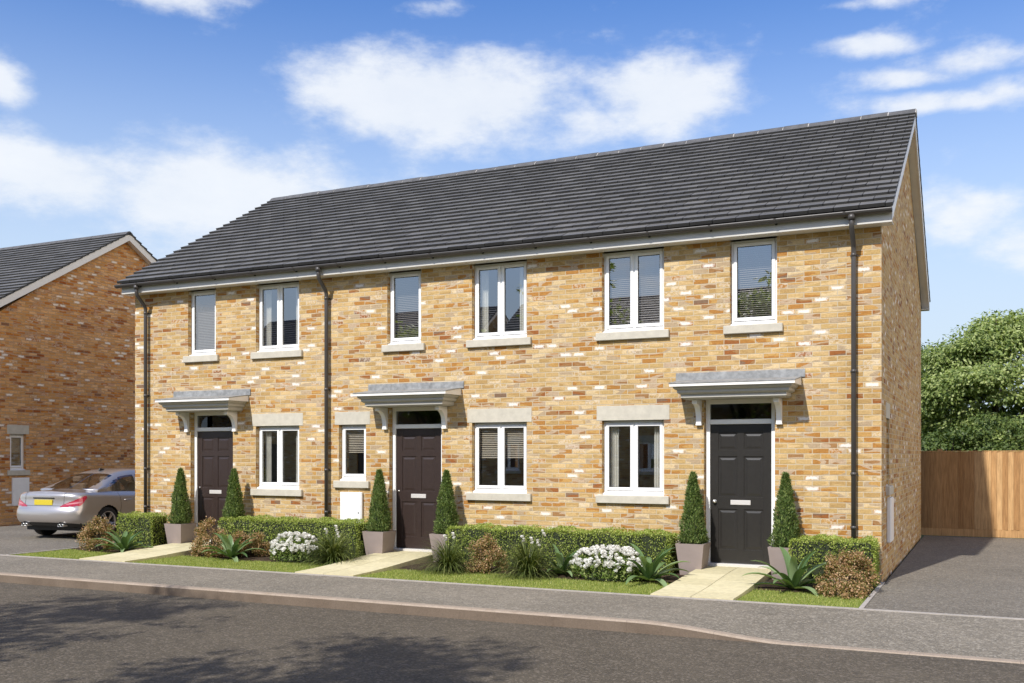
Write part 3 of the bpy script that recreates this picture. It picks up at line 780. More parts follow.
# ------------------------------------------------------------------ plants
def leafquad(mb,p,d,nrm,L,W,fold=.25):
    """rhombic folded leaf at p, along d, facing nrm"""
    d=d.normalized(); s=d.cross(nrm)
    if s.length<1e-4: s=d.orthogonal()
    s.normalize(); n=s.cross(d)
    a=p; b=p+d*L*.45+s*W-n*W*fold; c=p+d*L; e=p+d*L*.45-s*W-n*W*fold
    i=len(mb.v); mb.v+=[tuple(a),tuple(b),tuple(c),tuple(e)]; mb.f+=[(i,i+1,i+2),(i,i+2,i+3)]; mb.sm+=[False,False]
def rv(rnd):
    while True:
        v=Vector((rnd.uniform(-1,1),rnd.uniform(-1,1),rnd.uniform(-1,1)))
        if .05<v.length<1: return v.normalized()

def hedge(x0,x1,y0,y1,z1,label,seed,group='clipped box hedges along the front wall'):
    rnd=random.Random(seed); zb=-.12; W,D,H=x1-x0,y1-y0,z1-zb
    t=empty('hedge',((x0+x1)/2,(y0+y1)/2,zb)); tag(t,label,'hedge',group)
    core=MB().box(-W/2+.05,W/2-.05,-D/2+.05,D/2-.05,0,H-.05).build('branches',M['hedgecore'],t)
    mb=MB()
    faces=[('f',W*H,.62),('t',W*D,.35),('l',D*H,1),('r',D*H,1)]
    def bumpf(a,b): return .020*math.sin(a*9+seed)+.015*math.sin(b*13+seed*2+a*5)+.008*math.sin(a*31+b*7)
    for k,area,_ in faces:
        n=int(area*(3600 if k!='t' else 3800))
        for _i in range(n):
            a=rnd.random(); bq=rnd.random(); dep=abs(rnd.gauss(0,.03))
            if k=='f': p=Vector((-W/2+a*W,-D/2+dep+bumpf(a*W,bq),bq*H)); nr=Vector((0,-1,.2))
            elif k=='t': p=Vector((-W/2+a*W,-D/2+bq*D,H-dep+bumpf(a*W,bq*D))); nr=Vector((0,-.2,1))
            elif k=='l': p=Vector((-W/2+dep,-D/2+bq*D,a*H)); nr=Vector((-1,0,.2))
            else: p=Vector((W/2-dep,-D/2+bq*D,a*H)); nr=Vector((1,0,.2))
            ex=W/2-abs(p.x); ez=H-p.z; ey=D/2-abs(p.y)   # clipped corners round off
            if ez<.06: p.x-=math.copysign(max(0,.06-ex)*.4,p.x); p.y-=math.copysign(max(0,.06-ey)*.35,p.y)
            if ex<.07: p.y-=math.copysign(max(0,.07-ey)*.5,p.y); p.z-=max(0,.07-ez)*.4
            d=(rv(rnd)*.9+nr*.55+Vector((0,0,.35))); n2=(nr+rv(rnd)*.9)
            leafquad(mb,p,d,n2,rnd.uniform(.018,.034),rnd.uniform(.006,.010))
    mb.build('leaves',M['hedge'],t); return t
hedge(-13.52,-12.62,-.62,-.12,.50,'short clipped green hedge in front of the left corner downpipe',1)
hedge(-11.05,-8.08,-.62,-.06,.50,'long clipped green hedge under the meter box, behind the left white flowers',2)
hedge(-6.42,-2.78,-.62,-.06,.485,'longest clipped green hedge under the two wide ground floor windows',3)
hedge(-1.12,-.02,-.66,-.06,.49,'short clipped green hedge at the right corner of the terrace',4)

def make_planter():
    t=empty('planter',(0,0,0))
    b=MB(); wt,wb,h,k=.205,.150,.45,.03
    o=[(-wb,-wb),(wb,-wb),(wb,wb),(-wb,wb)]
    vs=[(x,y,0) for x,y in o]+[(x/wb*wt,y/wb*wt,h) for x,y in o]+[(x/wb*(wt-k),y/wb*(wt-k),h) for x,y in o]+[(x/wb*(wt-k-.01),y/wb*(wt-k-.01),h-.05) for x,y in o]
    b.add(vs,[(3,2,1,0)]+[(i,(i+1)%4,4+(i+1)%4,4+i) for i in range(4)]+[(4+i,4+(i+1)%4,8+(i+1)%4,8+i) for i in range(4)]+[(8+i,8+(i+1)%4,12+(i+1)%4,12+i) for i in range(4)])
    b.build('pot',M['pot'],t)
    MB().box(-wt+k+.012,wt-k-.012,-wt+k+.012,wt-k-.012,h-.07,h-.052).build('soil',M['soil'],t)
    return t
def make_topiary(seed,H=1.06,r0=.20,n=7200):
    rnd=random.Random(seed); t=empty('cone_conifer',(0,0,0))
    MB().tube([(0,0,-.0),(0,0,H*.8)],[.02,.008],8).build('trunk',M['bark'],t)
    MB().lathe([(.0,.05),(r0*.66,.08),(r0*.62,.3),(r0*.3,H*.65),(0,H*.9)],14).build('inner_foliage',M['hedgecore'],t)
    mb=MB()
    for i in range(n):
        f=rnd.random()**1.25; z=.03+f*(H-.03); a=rnd.uniform(0,6.283)
        env=(r0*(1-f)**.78*min(1,(z+.06)/.16)*.96+.012)*(1+.10*math.sin(a*3+z*11+seed)+.08*math.sin(a*4-z*19+seed)+.05*math.sin(z*41+a*7))
        r=env*(1-abs(rnd.gauss(0,.13)))
        p=Vector((r*math.cos(a),r*math.sin(a),z)); o=Vector((math.cos(a),math.sin(a),0))
        d=o*.5+Vector((0,0,.9))+rv(rnd)*.65
        leafquad(mb,p,d,o+rv(rnd)*.7,rnd.uniform(.026,.060),rnd.uniform(.005,.009))
    mb.build('foliage',M['topi'],t); return t
spots=[(-12.20,-.30,'left','left of the leftmost front door'),(-10.93,-.30,'right','right of the leftmost front door'),
       (-7.85,-.29,'left','left of the middle front door'),(-6.57,-.29,'right','right of the middle front door'),
       (-2.52,-.29,'left','left of the charcoal front door'),(-1.22,-.29,'right','right of the charcoal front door')]
pl=make_planter(); tops=[make_topiary(21),make_topiary(22),make_topiary(23)]; used=set()
for i,(x,y,s_,d) in enumerate(spots):
    o=pl if i==0 else copy_tree(pl)
    o.location=(x,y,-.105); tag(o,'square tapered taupe planter standing '+d,'planter','planters beside the front doors')
    src=tops[i%3]; c=src if i<3 else copy_tree(src)
    c.location=(x,y,-.105+.385); c.rotation_euler.z=i*1.3
    tag(c,'clipped conifer cone in the planter '+d,'conifer','conifer cones in planters')

def make_agave(seed,n=20,L=.56):
    rnd=random.Random(seed); mb=MB()
    for i in range(n):
        a=i*2.39996+rnd.uniform(-.2,.2); el=R(72-66*(i/n)+rnd.uniform(-8,8)) ; ll=L*rnd.uniform(.8,1.1); w=.040*rnd.uniform(.9,1.15)
        o=Vector((math.cos(a),math.sin(a),0)); s=Vector((-math.sin(a),math.cos(a),0)); p=o*.02+Vector((0,0,.01)); vs=[]; m=9
        for k in range(m+1):
            t=k/m; e=el-t*t*R(62)
            up=Vector((0,0,1))*math.cos(e)-o*math.sin(e)
            wd=w*(.55+1.6*t)*(1-t)**.75*1.35+.0015
            vs+=[p+s*wd+up*wd*.45,p,p-s*wd+up*wd*.45]
            p=p+(o*math.cos(e)+Vector((0,0,1))*math.sin(e))*ll/m
        mb.add(vs,[(3*k+j,3*k+3+j,3*k+4+j,3*k+1+j) for k in range(m) for j in (0,1)],True)
    return mb.build('spiky_plant',M['agave'])
ag=[(-12.55,-1.32,1.0,'spiky rosette plant with arching leaves near the left drive edge'),
    (-10.05,-1.38,1.0,'spiky rosette plant in front of the bronze shrubs right of the left path'),
    (-4.22,-1.12,.85,'spiky rosette plant half hidden between dark tussock and right white flowers'),
    (-2.86,-1.30,1.08,'spiky rosette plant between the right white flowers and the charcoal door path'),
    (-.94,-1.30,1.15,'spiky rosette plant right of the charcoal door path, in front of a planter')]
for i,(x,y,s,l) in enumerate(ag):
    o=make_agave(31+i); o.location=(x,y,-.11); o.scale=(s,s,s); tag(o,l,'plant','spiky rosette plants')

def make_tussock(seed,n=680,L=.72):
    rnd=random.Random(seed); mb=MB()
    for i in range(n):
        a=rnd.uniform(0,6.283); el=R(rnd.uniform(12,86)); ll=L*rnd.uniform(.6,1.05); w=.0058
        o=Vector((math.cos(a),math.sin(a),0)); s=Vector((-math.sin(a),math.cos(a),0)); p=o*rnd.uniform(0,.05); vs=[]; m=6; bend=R(rnd.uniform(60,120))
        for k in range(m+1):
            t=k/m; e=el-t**1.5*bend; wd=w*(1-t**2)+.0008
            vs+=[p+s*wd,p-s*wd]; p=p+(o*math.cos(e)+Vector((0,0,1))*math.sin(e))*ll/m
            if p.z<.01: p.z=.01
        mb.add(vs,[(2*k,2*k+2,2*k+3,2*k+1) for k in range(m)],True)
    return mb.build('tussock_grass',M['tuss'])
def flower_mesh(seed=0,r=.03):
    rnd=random.Random(seed); mb=MB()
    for k in range(9):
        a=k*2.4; el=R(70-7.5*k); o=Vector((math.cos(a),math.sin(a),0)); d=o*math.cos(el)+Vector((0,0,1))*math.sin(el)
        s=Vector((-math.sin(a),math.cos(a),0)); rr=r*rnd.uniform(.85,1.1)
        mb.add([Vector((0,0,0)),d*rr*.5+s*rr*.5,d*rr+s*rr*.35+Vector((0,0,.002)),d*rr*1.1,d*rr-s*rr*.35,d*rr*.5-s*rr*.5],[(0,1,2,3,4,5)])
    me=mb.build('flower',M['petal']); m=me.data; bpy.data.objects.remove(me); return m
FM=[flower_mesh(i) for i in range(3)]
def put_flower(parent,loc,i,s=1,tilt=(0,0)):
    o=bpy.data.objects.new('flower',FM[i%3]); col.objects.link(o); o.parent=parent; o.location=loc; o.scale=(s,s,s)
    o.rotation_euler=(tilt[0],tilt[1],i*1.7); return o
ts=[(-8.12,-1.22,1.0,'dark arching grass tussock in front of the middle left planter, right of white flowers',[(-.16,.05,.50),(-.02,.12,.55),(.10,.0,.46)]),
    (-5.93,-1.38,.92,'dark arching grass tussock just right of the middle path',[(-.10,.1,.48),(.02,.12,.52)]),
    (-4.62,-1.40,.98,'dark arching grass tussock between the bronze shrub and the right white flowers',[(-.10,.05,.52),(.02,.08,.50),(.13,.06,.47),(.18,.15,.6)])]
for i,(x,y,s,l,fl) in enumerate(ts):
    o=make_tussock(41+i); 
    e=empty('flowering_grass',(x,y,-.11)); o.name='blades'; o.parent=e; o.scale=(s,s,s)
    tag(e,l,'plant','dark grass tussocks')
    st=MB()
    for (a,b_,c) in fl: st.tube([(a*.2,b_*.2,0),(a*.7,b_*.7,c*.6),(a,b_,c)],.0035,5)
    st.build('stems',M['tuss'],e)
    for j,(a,b_,c) in enumerate(fl):
        for q in range(3): put_flower(e,(a+.012*(q-1),b_,c-.032*q+.02),j+q,.95,(R(25),R(20*(q-1))))

def make_shrub(seed,rx,ry,h,n=5200):
    rnd=random.Random(seed); t=empty('bronze_shrub',(0,0,0))
    tw=MB(); ends=[]
    for i in range(26):
        a=rnd.uniform(0,6.283); el=R(rnd.uniform(15,85)); 
        e=Vector((math.cos(a)*math.cos(el)*rx*.85,math.sin(a)*math.cos(el)*ry*.85,.05+math.sin(el)*h*.82))
        tw.tube([(0,0,0),e*.5+Vector((0,0,.03)),e],[.008,.005,.002],5,False)
    tw.build('branches',M['bark'],t)
    cl=[]
    lob=[(rv(rnd),rnd.uniform(-.22,.38)) for _ in range(8)]
    for i in range(70):
        a=rnd.uniform(0,6.283); el=math.asin(rnd.uniform(-.1,1)); dv=Vector((math.cos(a)*math.cos(el),math.sin(a)*math.cos(el),math.sin(el)))
        rr=rnd.uniform(.60,1.0)*(.98+sum(k*max(0,dv.dot(v))**5 for v,k in lob))
        cl.append(Vector((math.cos(a)*math.cos(el)*rx*rr,math.sin(a)*math.cos(el)*ry*rr,max(.04,h*.12+math.sin(el)*h*.86*rr))))
    mb=MB()
    for i in range(n):
        c=rnd.choice(cl); p=c+Vector((rnd.gauss(0,.035),rnd.gauss(0,.035),rnd.gauss(0,.03)))
        if p.z<0.0: p.z=.01
        o=Vector((p.x/rx,p.y/ry,p.z/h-.3)); d=o*.6+rv(rnd)*.9
        leafquad(mb,p,d,o+rv(rnd)*.8,rnd.uniform(.020,.038),rnd.uniform(.007,.012))
    mb.build('leaves',M['shrub'],t); return t
for i,(x,y,rx,ry,h,l) in enumerate([(-13.28,-1.22,.30,.30,.50,'leftmost pink bronze shrub, at the drive edge by the car'),
    (-10.72,-1.12,.36,.32,.52,'pink bronze shrub beside the left path, with a tall left shoulder'),
    (-10.08,-.92,.42,.28,.44,'wide pink bronze shrub behind the spiky plant, left of white flowers'),
    (-5.36,-1.22,.26,.24,.50,'small pink bronze shrub between two dark tussocks under the middle window'),
    (-.30,-1.12,.34,.36,.56,'large pink bronze shrub at the right corner beside the driveway')]):
    o=make_shrub(51+i,rx,ry,h,int(5200*(rx*h)/(.3*.45))); o.location=(x,y,-.115); tag(o,l,'shrub','pink bronze shrubs')
# low foot of the corner shrub, spilling on the edging
o=make_shrub(77,.34,.16,.22,2600); o.location=(-.33,-1.60,-.125); tag(o,'low spreading bronze ground plant in front of the corner shrub','shrub','pink bronze shrubs')

def make_white(seed,rx,ry,h,nfl,n=3800):
    rnd=random.Random(seed); t=empty('white_flowering_plant',(0,0,0)); mb=MB()
    for i in range(n):
        a=rnd.uniform(0,6.283); rr=math.sqrt(rnd.random()); el=rnd.uniform(0,1)
        x,y=math.cos(a)*rr*rx,math.sin(a)*rr*ry; zt=h*(1-rr**3*.55); z=rnd.uniform(.02,1)**.7*zt
        if rr<.6 and z<zt*.7: continue
        o=Vector((x/rx,y/ry,z/h*.8)); leafquad(mb,Vector((x,y,z)),o*.6+rv(rnd)*.8+Vector((0,0,.3)),o+rv(rnd)*.6,rnd.uniform(.03,.055),rnd.uniform(.007,.013))
    mb.build('leaves',M['flleaf'],t)
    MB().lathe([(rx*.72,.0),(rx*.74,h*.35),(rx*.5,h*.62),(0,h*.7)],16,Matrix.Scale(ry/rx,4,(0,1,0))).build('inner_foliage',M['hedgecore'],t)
    for i in range(nfl):
        a=rnd.uniform(0,6.283); rr=math.sqrt(rnd.random())*1.0
        if rnd.random()<.35: a=rnd.uniform(3.4,6.0); rr=rnd.uniform(.85,1.03)
        x,y=math.cos(a)*rr*rx,math.sin(a)*rr*ry; z=h*(1-rr**4*.42)+rnd.uniform(-.01,.035)
        if rr>.85: z-=rnd.uniform(0,.10)
        put_flower(t,(x,y,z),i,rnd.uniform(1.15,1.6),(R(40)*-y/ry*-1 if 0 else R(35)*rr*(1 if y<0 else -1),R(25)*rr*(1 if x>0 else -1)))
    return t
o=make_white(61,.45,.26,.40,165); o.location=(-8.86,-1.22,-.11); tag(o,'left clump of white flowers, in front of the hedge near the meter box','flowers','clumps of white flowers')
o=make_white(62,.53,.27,.40,190,4600); o.location=(-3.44,-1.30,-.11); tag(o,'right clump of white flowers, below the window beside the charcoal door','flowers','clumps of white flowers')

# ------------------------------------------------------------------ fence
def fence():
    t=empty('timber_fence',(3.8,9.0,-.12)); tag(t,'tall close boarded brown timber fence at the end of the right driveway','fence')
    rnd=random.Random(9); mb=MB(); x=-4.8
    while x<4.8:
        w=.118; z1=1.80+rnd.uniform(-.006,.006); y=rnd.uniform(-.004,.004)
        mb.prism([(x,y),(x+w,y-.024),(x+w,y-.004),(x,y+.008)],'z',.16,z1); x+=w-.012
    mb.build('boards',M['fence'],t,fix=True)
    MB().box(-4.8,4.8,-.012,.03,.0,.16).build('gravel_board',M['fence'],t)
    MB().box(-4.8,4.8,-.02,.03,1.803,1.822).build('capping_rail',M['fence'],t)
    for z in (.35,1.0,1.6):
        MB().box(-4.8,4.8,.012,.07,z-.04,z+.04).build('rail',M['fence'],t)
    for x in (-3.45,-1.0,1.5,4.0):
        MB().box(x-.05,x+.05,.071,.17,0,1.86).build('post',M['fence'],t)
    return t
fence()

# ------------------------------------------------------------------ trees
def make_tree(name,label,loc,H,rx,ry,leaf,seed,nclump=320,per=95,lsz=.14,zc=.60,group=None,trunk_r=.16,csz=.17):
    rnd=random.Random(seed); t=empty(name,loc); tag(t,label,'tree',group)
    tr=MB(); zb=H*(2*zc-1); cz=H*zc; rz=H-cz
    tr.tube([(0,0,-.1),(.04,.02,H*.25),(-.03,.05,H*.5),(0.05,0,H*.78)],[trunk_r,trunk_r*.8,trunk_r*.55,trunk_r*.2],10)
    clumps=[]
    lobes=[(rv(rnd),rnd.uniform(.02,.42)) for _ in range(12)]
    for i in range(nclump):
        d=rv(rnd); k=1+sum(a*max(0,d.dot(v))**6 for v,a in lobes)-.20
        rr=rnd.uniform(.25,1)**.5*k*.92
        c=Vector((d.x*rx*rr,d.y*ry*rr,cz+d.z*rz*rr*(1 if d.z>0 else .95)))
        if c.z<H*.06: c.z=H*.06+rnd.random()*.3
        clumps.append((c,d))
    for i in range(16):
        c,d=clumps[rnd.randrange(nclump)]; s=Vector((0,0,H*rnd.uniform(.2,.55)))
        m=(s+c)/2+Vector((0,0,.25)); tr.tube([s,m,c],[trunk_r*.38,trunk_r*.22,trunk_r*.08],6,False)
    tr.build('trunk',M['bark'],t)
    mb=MB()
    for c,d in clumps:
        sz=rnd.uniform(.6,1.25)*max(rx,rz)*csz
        nn=int(per*rnd.uniform(.6,1.3)); ax=rv(rnd)
        for j in range(nn):
            v=rv(rnd)*rnd.random()**.4
            p=c+Vector((v.x*sz*1.25,v.y*sz*1.25,v.z*sz*.5-.22*sz*(v.x*v.x+v.y*v.y)))
            o=(v+d*.8+Vector((0,0,.25)))
            dr=Vector((v.x,v.y,-.35))+rv(rnd)*.7
            leafquad(mb,p,dr,o+rv(rnd)*.5,lsz*rnd.uniform(.7,1.3),lsz*.30*rnd.uniform(.7,1.2),.2)
    mb.build('crown',M[leaf],t); return t
make_tree('broadleaf_tree','large light green leafy tree beyond the timber fence, right of the gable',(1.5,19.6,-.3),7.0,3.1,2.6,'treelight',3,165,430,.125,.58,csz=.20)
make_tree('broadleaf_tree','dark green tree beyond the fence, half behind the gable corner',(-1.35,22.5,-.3),6.0,2.6,2.2,'treedark',8,190,260,.125,.55,csz=.2)
make_tree('broadleaf_tree','mid green tree beyond the fence at the right edge of the picture',(6.6,21.5,-.3),6.6,3.3,2.6,'treelight',5,150,330,.125,.58,csz=.2)
def shrubmass(loc,seed,label):
    t=make_tree('bushy_shrub',label,loc,2.9,2.4,1.2,'treedark',seed,170,110,.11,.5,trunk_r=.06); return t
shrubmass((.4,14.5,-.3),91,'dark bushy shrub rising just behind the timber fence beside the gable')
shrubmass((4.6,15.0,-.3),92,'dark bushy shrub behind the timber fence at the right edge')

# across the road: what shades the tarmac and shows in the window panes
gable_house('gabled_house','brick house across the road seen reflected in the right windows',-4.5,6.5,-21.0,9.6,1,side_feats=False,ridge_h=8.4,seed=21,group='houses across the road')
gable_house('gabled_house','brick house across the road seen reflected in the middle windows',-17.5,-5.8,-21.4,9.6,1,side_feats=False,ridge_h=8.4,seed=31,group='houses across the road')
gable_house('gabled_house','brick house across the road at the far left, reflected in the left windows',-31.5,-18.8,-21.2,9.6,1,side_feats=False,ridge_h=8.4,seed=41,group='houses across the road')
TS=[(-14.4,-12.6,6.6,2.2,101),(-9.4,-12.5,7.4,2.1,102),(-4.7,-13.1,7.2,1.9,103)]
for i,(x,y,h,r,s) in enumerate(TS):
    make_tree('street_tree',['airy tree across the road at the far left','airy tree across the road opposite the middle door','airy tree across the road left of the camera'][i],(x,y,-.13),h,r,r,'treelight',s,75,60,.17,.66,group='trees across the road')

# ------------------------------------------------------------------ car
def make_car():
    t=empty('parked_car',(0,0,0)); L=4.60
    # local: rear at y=0, front at y=+L, x lateral (right=+x), z up
    def lerp(tab,s):
        for (a,va),(b,vb) in zip(tab,tab[1:]):
            if s<=b:
                k=0 if b==a else max(0,(s-a)/(b-a)); k2=k
                return va+(vb-va)*k2
        return tab[-1][1]
    def cr(tab,s):
        # smooth interpolation (monotone-ish catmull)
        n=len(tab); i=0
        while i<n-2 and s>tab[i+1][0]: i+=1
        x0,y0=tab[i]; x1,y1=tab[i+1]; h=x1-x0; k=max(0,min(1,(s-x0)/h))
        m0=(y1-tab[i-1][1])/(x1-tab[i-1][0]) if i>0 else (y1-y0)/h
        m1=(tab[i+2][1]-y0)/(tab[i+2][0]-x0) if i+2<n else (y1-y0)/h
        return (2*k**3-3*k*k+1)*y0+(k**3-2*k*k+k)*h*m0+(-2*k**3+3*k*k)*y1+(k**3-k*k)*h*m1
    ZS=[(0,.965),(.5,.955),(1.2,.93),(2.2,.895),(3.1,.87),(3.6,.84),(4.1,.76),(4.6,.62)]          # shoulder height
    ZB=[(0,.30),(.5,.22),(1,.19),(3.6,.19),(4.6,.22)]
    WS=[(0,.80),(.4,.865),(.95,.885),(1.8,.87),(2.8,.87),(3.6,.885),(4.1,.87),(4.6,.80)]
    VW=[(0,.86),(.15,.955),(.3,.985),(.5,1.0),(.66,1.0),(.80,.985),(.92,.955),(1,.90)]
    def wb(s,v): return cr(WS,s)*cr(VW,v)
    R0=[(0,.10),(.12,.03),(.28,.0),(.45,.015),(.56,.05),(.75,.075),(.93,.085),(1,.13)]
    F0=[(0,.08),(.2,.0),(.45,.0),(.7,.10),(1,.42)]
    def outline(v,q,n=3.1,Lc=.62):
        """q 0..1 from rear centre round to flank start"""
        a=q*math.pi/2; s0=cr(R0,v)
        y=math.sin(a)**(2/n); sx=1-math.cos(a)**(2/n)
        s=s0+Lc*sx*.62
        return s, y*wb(.62,v)*(.985+.015*q)
    def zv(s,v): return cr(ZB,s)+(cr(ZS,s)-cr(ZB,s))*v
    WH=[(.93,.355),(3.63,.355)]
    body=MB(); trim=MB(); lamps=MB(); lampw=MB(); glass=[]
    # rear + corners grid
    NQ,NV=56,44
    def lampzone(x,z):
        ax=abs(x)
        if ax<.40 or ax>2: return 0
        k=(ax-.40)/.46; k=min(1.15,k)
        lo=.715+.015*k+.05*max(0,k-.75)*2; hi=.735+.17*min(1,k)**.75
        return 1 if lo<z<hi else 0
    def rearpt(i,j,off=0):
        q=abs(i)/NQ; v=j/NV; s,y=outline(v,q); z=zv(s,v)
        if off:
            a=q*math.pi/2; nx=math.sin(a); ny=-math.cos(a); s+=ny*off; y+=nx*off
        return Vector(((y if i>=0 else -y),s,z))
    def quad(mb,ps,smooth=True): mb.add(ps,[(0,1,2,3)],smooth)
    # use indexed grid for smooth shading
    def gridmesh(fn,I,J,skip=None):
        m=MB(); idx={}
        for i in I[:-1]:
            for j in J[:-1]:
                if skip and skip(i,j): continue
                f=[]
                for (a,b) in ((i,j),(i+1,j),(i+1,j+1),(i,j+1)):
                    if (a,b) not in idx: idx[(a,b)]=len(m.v); m.v.append(tuple(fn(a,b)))
                    f.append(idx[(a,b)])
                m.f.append(tuple(f)); m.sm.append(True)
        return m
    def ctr(i,j): p=(rearpt(i,j)+rearpt(i+1,j+1))/2; return p
    def isdark(i,j):
        p=ctr(i,j); return p.z<.36-.10*max(0,abs(p.x)-.5) and p.z>.2 and abs(p.x)<.80
    def islamp(i,j):
        p=ctr(i,j)
        # extend round the corner using arc
        q=abs(i+.5)/NQ; u=(q-.22)/.62
        if u<0 or u>1.1: return False
        lo=.665+.045*u+ (0 if u<.8 else (u-.8)*.45); hi=.69+.20*min(1,u)**.75
        return lo<p.z<hi
    I=list(range(-NQ,NQ+1)); J=list(range(0,NV+1))
    parts=[gridmesh(rearpt,I,J,lambda i,j: isdark(i,j) or islamp(i,j))]
    dark=gridmesh(lambda i,j: rearpt(i,j,-.006),I,J,lambda i,j: not isdark(i,j))
    lr=gridmesh(lambda i,j: rearpt(i,j,.004),I,J,lambda i,j: not(islamp(i,j) and i>=0))
    ll=gridmesh(lambda i,j: rearpt(i,j,.004),I,J,lambda i,j: not(islamp(i,j) and i<0))
    # flanks
    s_start=outline(.5,1)[0]
    NS=150
    def flank(sgn):
        def fn(i,j):
            v=j/NV; ss=outline(v,1)[0]; s=ss+(L-.55-ss)*i/NS
            return Vector((sgn*wb(max(s,.62),v)*(1 if s>.62 else 1),s,zv(s,v)))
        def sk(i,j):
            p=(fn(i,j)+fn(i+1,j+1))/2
            return any((p.y-c)**2+(p.z-.325)**2<r*r for c,r in WH)
        m=gridmesh(fn,list(range(NS+1)),J,sk); return m,fn
    fr_,ff=flank(1); fl_,fl2=flank(-1); parts+=[fr_,fl_]
    # front nose
    def nose(i,j):
        q=abs(i)/NQ; v=j/NV; a=q*math.pi/2; y=math.sin(a)**(2/2.6); sx=1-math.cos(a)**(2/2.6)
        s=L-cr(F0,v)*.5-(.55-cr(F0,v)*.5)*sx
        return Vector((math.copysign(y*wb(L-.55,v),i) if i else 0,s,zv(L-.55,v)-(.0 if v<.5 else 0)-.02*(1-sx)*v))
    parts.append(gridmesh(nose,I,J))
    # upper surfaces
    ZC=[(.10,.985),(.45,1.0),(.72,1.03),(.95,1.12),(1.25,1.255),(1.55,1.36),(1.9,1.42),(2.3,1.435),(2.65,1.40),(3.0,1.27),(3.35,1.09),(3.55,.99),(3.9,.93),(4.3,.84),(4.52,.70)]
    NA=28; NT=170
    def edge(s):
        # half width and z of shoulder at station s
        if s<outline(1,1)[0]:
            lo,hi=0,1
            for _ in range(24):
                m=(lo+hi)/2
                if outline(1,m)[0]<s: lo=m
                else: hi=m
            return outline(1,lo)[1],zv(s,1)
        if s>L-.55:
            v=1; k=(s-(L-.55))/(.55-.21); k=min(1,k); c=(1-k); 
            return wb(L-.55,1)*max(0.02,(1-k**2.6))**(1/2.6),zv(L-.55,1)-.02*k
        return wb(s,1),zv(s,1)
    s_a,s_b=cr(R0,1),L-.21
    def upper(i,j):
        s=s_a+(s_b-s_a)*i/NT; ye,zs=edge(s); zc=max(cr(ZC,s),zs+.015); k=max(0,min(1,(zc-1.0)/.40))
        k=k*k*(3-2*k)
        a=j/NA
        # control ring from edge to centre
        P=[(ye,zs),(ye-.045*min(1,ye),zs+.012),(ye-(.05+.17*k)*min(1,ye*1.2),zs+(zc-zs)*.74),(max(.0,ye-(.30+.06*k)*min(1,ye*1.3)),zs+(zc-zs)*.95),(ye*.3,zs+(zc-zs)*.995),(0,zc)]
        xs_=[0,.08,.45,.66,.85,1.0]
        if k<.02:
            P=[(ye*(1-a2),zs+(zc-zs)*(1-(1-a2)**2.2)) for a2 in xs_]
        tx=[(x,p[0]) for x,p in zip(xs_,P)]; tz=[(x,p[1]) for x,p in zip(xs_,P)]
        return Vector((cr(tx,a),s,cr(tz,a)))
    # side-window outline in (s,z) and rear glass in (a)
    def sidewin(s,z,zs,a):
        if not (.08<a<.46): return False
        top=lerp([(1.00,.99),(1.25,1.14),(1.55,1.245),(2.0,1.31),(2.5,1.305),(2.85,1.21),(3.2,1.02),(3.35,.95)],s)
        if s<1.02 or s>3.3: return False
        if 2.02<s<2.09: return False
        return zs+.035<z<top
    def reargl(s,a,x): 
        w=lerp([(.66,.50),(1.0,.56),(1.4,.52),(1.5,.50)],s)
        return .68<s<1.46 and abs(x)<w-.01
    def windsc(s,x): return 2.62<s<3.42 and abs(x)<.60
    for sgn in (1,-1):
        fn=(lambda sg: (lambda i,j: Vector((upper(i,j).x*sg,upper(i,j).y,upper(i,j).z))))(sgn)
        cache={}
        def f2(i,j,fn=fn,cache=cache):
            if (i,j) not in cache: cache[(i,j)]=fn(i,j)
            return cache[(i,j)]
        def cls(i,j):
            p=(f2(i,j)+f2(i+1,j+1))/2; a=(j+.5)/NA; zs=edge(p.y)[1]
            if sidewin(p.y,p.z,zs,a): return 'g'
            if reargl(p.y,a,p.x): return 'r'
            if windsc(p.y,p.x): return 'r'
            return 'b'
        II=list(range(NT+1)); JJ=list(range(NA+1))
        parts.append(gridmesh(f2,II,JJ,lambda i,j: cls(i,j)!='b'))
        gm=gridmesh(f2,II,JJ,lambda i,j: cls(i,j)!='g'); gm.build('side_glass',M['carglass'],t)
        gm=gridmesh(f2,II,JJ,lambda i,j: cls(i,j)!='r'); glass.append(gm)
    bm_=MB()
    for p in parts: bm_.add(p.v,p.f,True)
    body=bm_.build('body',M['paint'],t)
    import bmesh
    b=bmesh.new(); b.from_mesh(body.data); bmesh.ops.remove_doubles(b,verts=b.verts,dist=.004); bmesh.ops.recalc_face_normals(b,faces=b.faces); b.to_mesh(body.data); b.free()
    for nm,lo,hi in (('rear_screen',0,2),('windscreen',2,9)):
        g1=MB()
        for gm in glass:
            fs=[f for f in gm.f if lo<=gm.v[f[0]][1]<hi]; used=sorted({i for f in fs for i in f}); mp={i:k for k,i in enumerate(used)}
            g1.add([gm.v[i] for i in used],[tuple(mp[i] for i in f) for f in fs],True)
        o=g1.build(nm,M['carglass'],t)
        bb=bmesh.new(); bb.from_mesh(o.data); bmesh.ops.remove_doubles(bb,verts=bb.verts,dist=.002); bb.to_mesh(o.data); bb.free()
    dark.build('lower_bumper',M['blackp'],t)
    lr.build('tail_light',M['lamp'],t); ll.build('tail_light',M['lamp'],t)
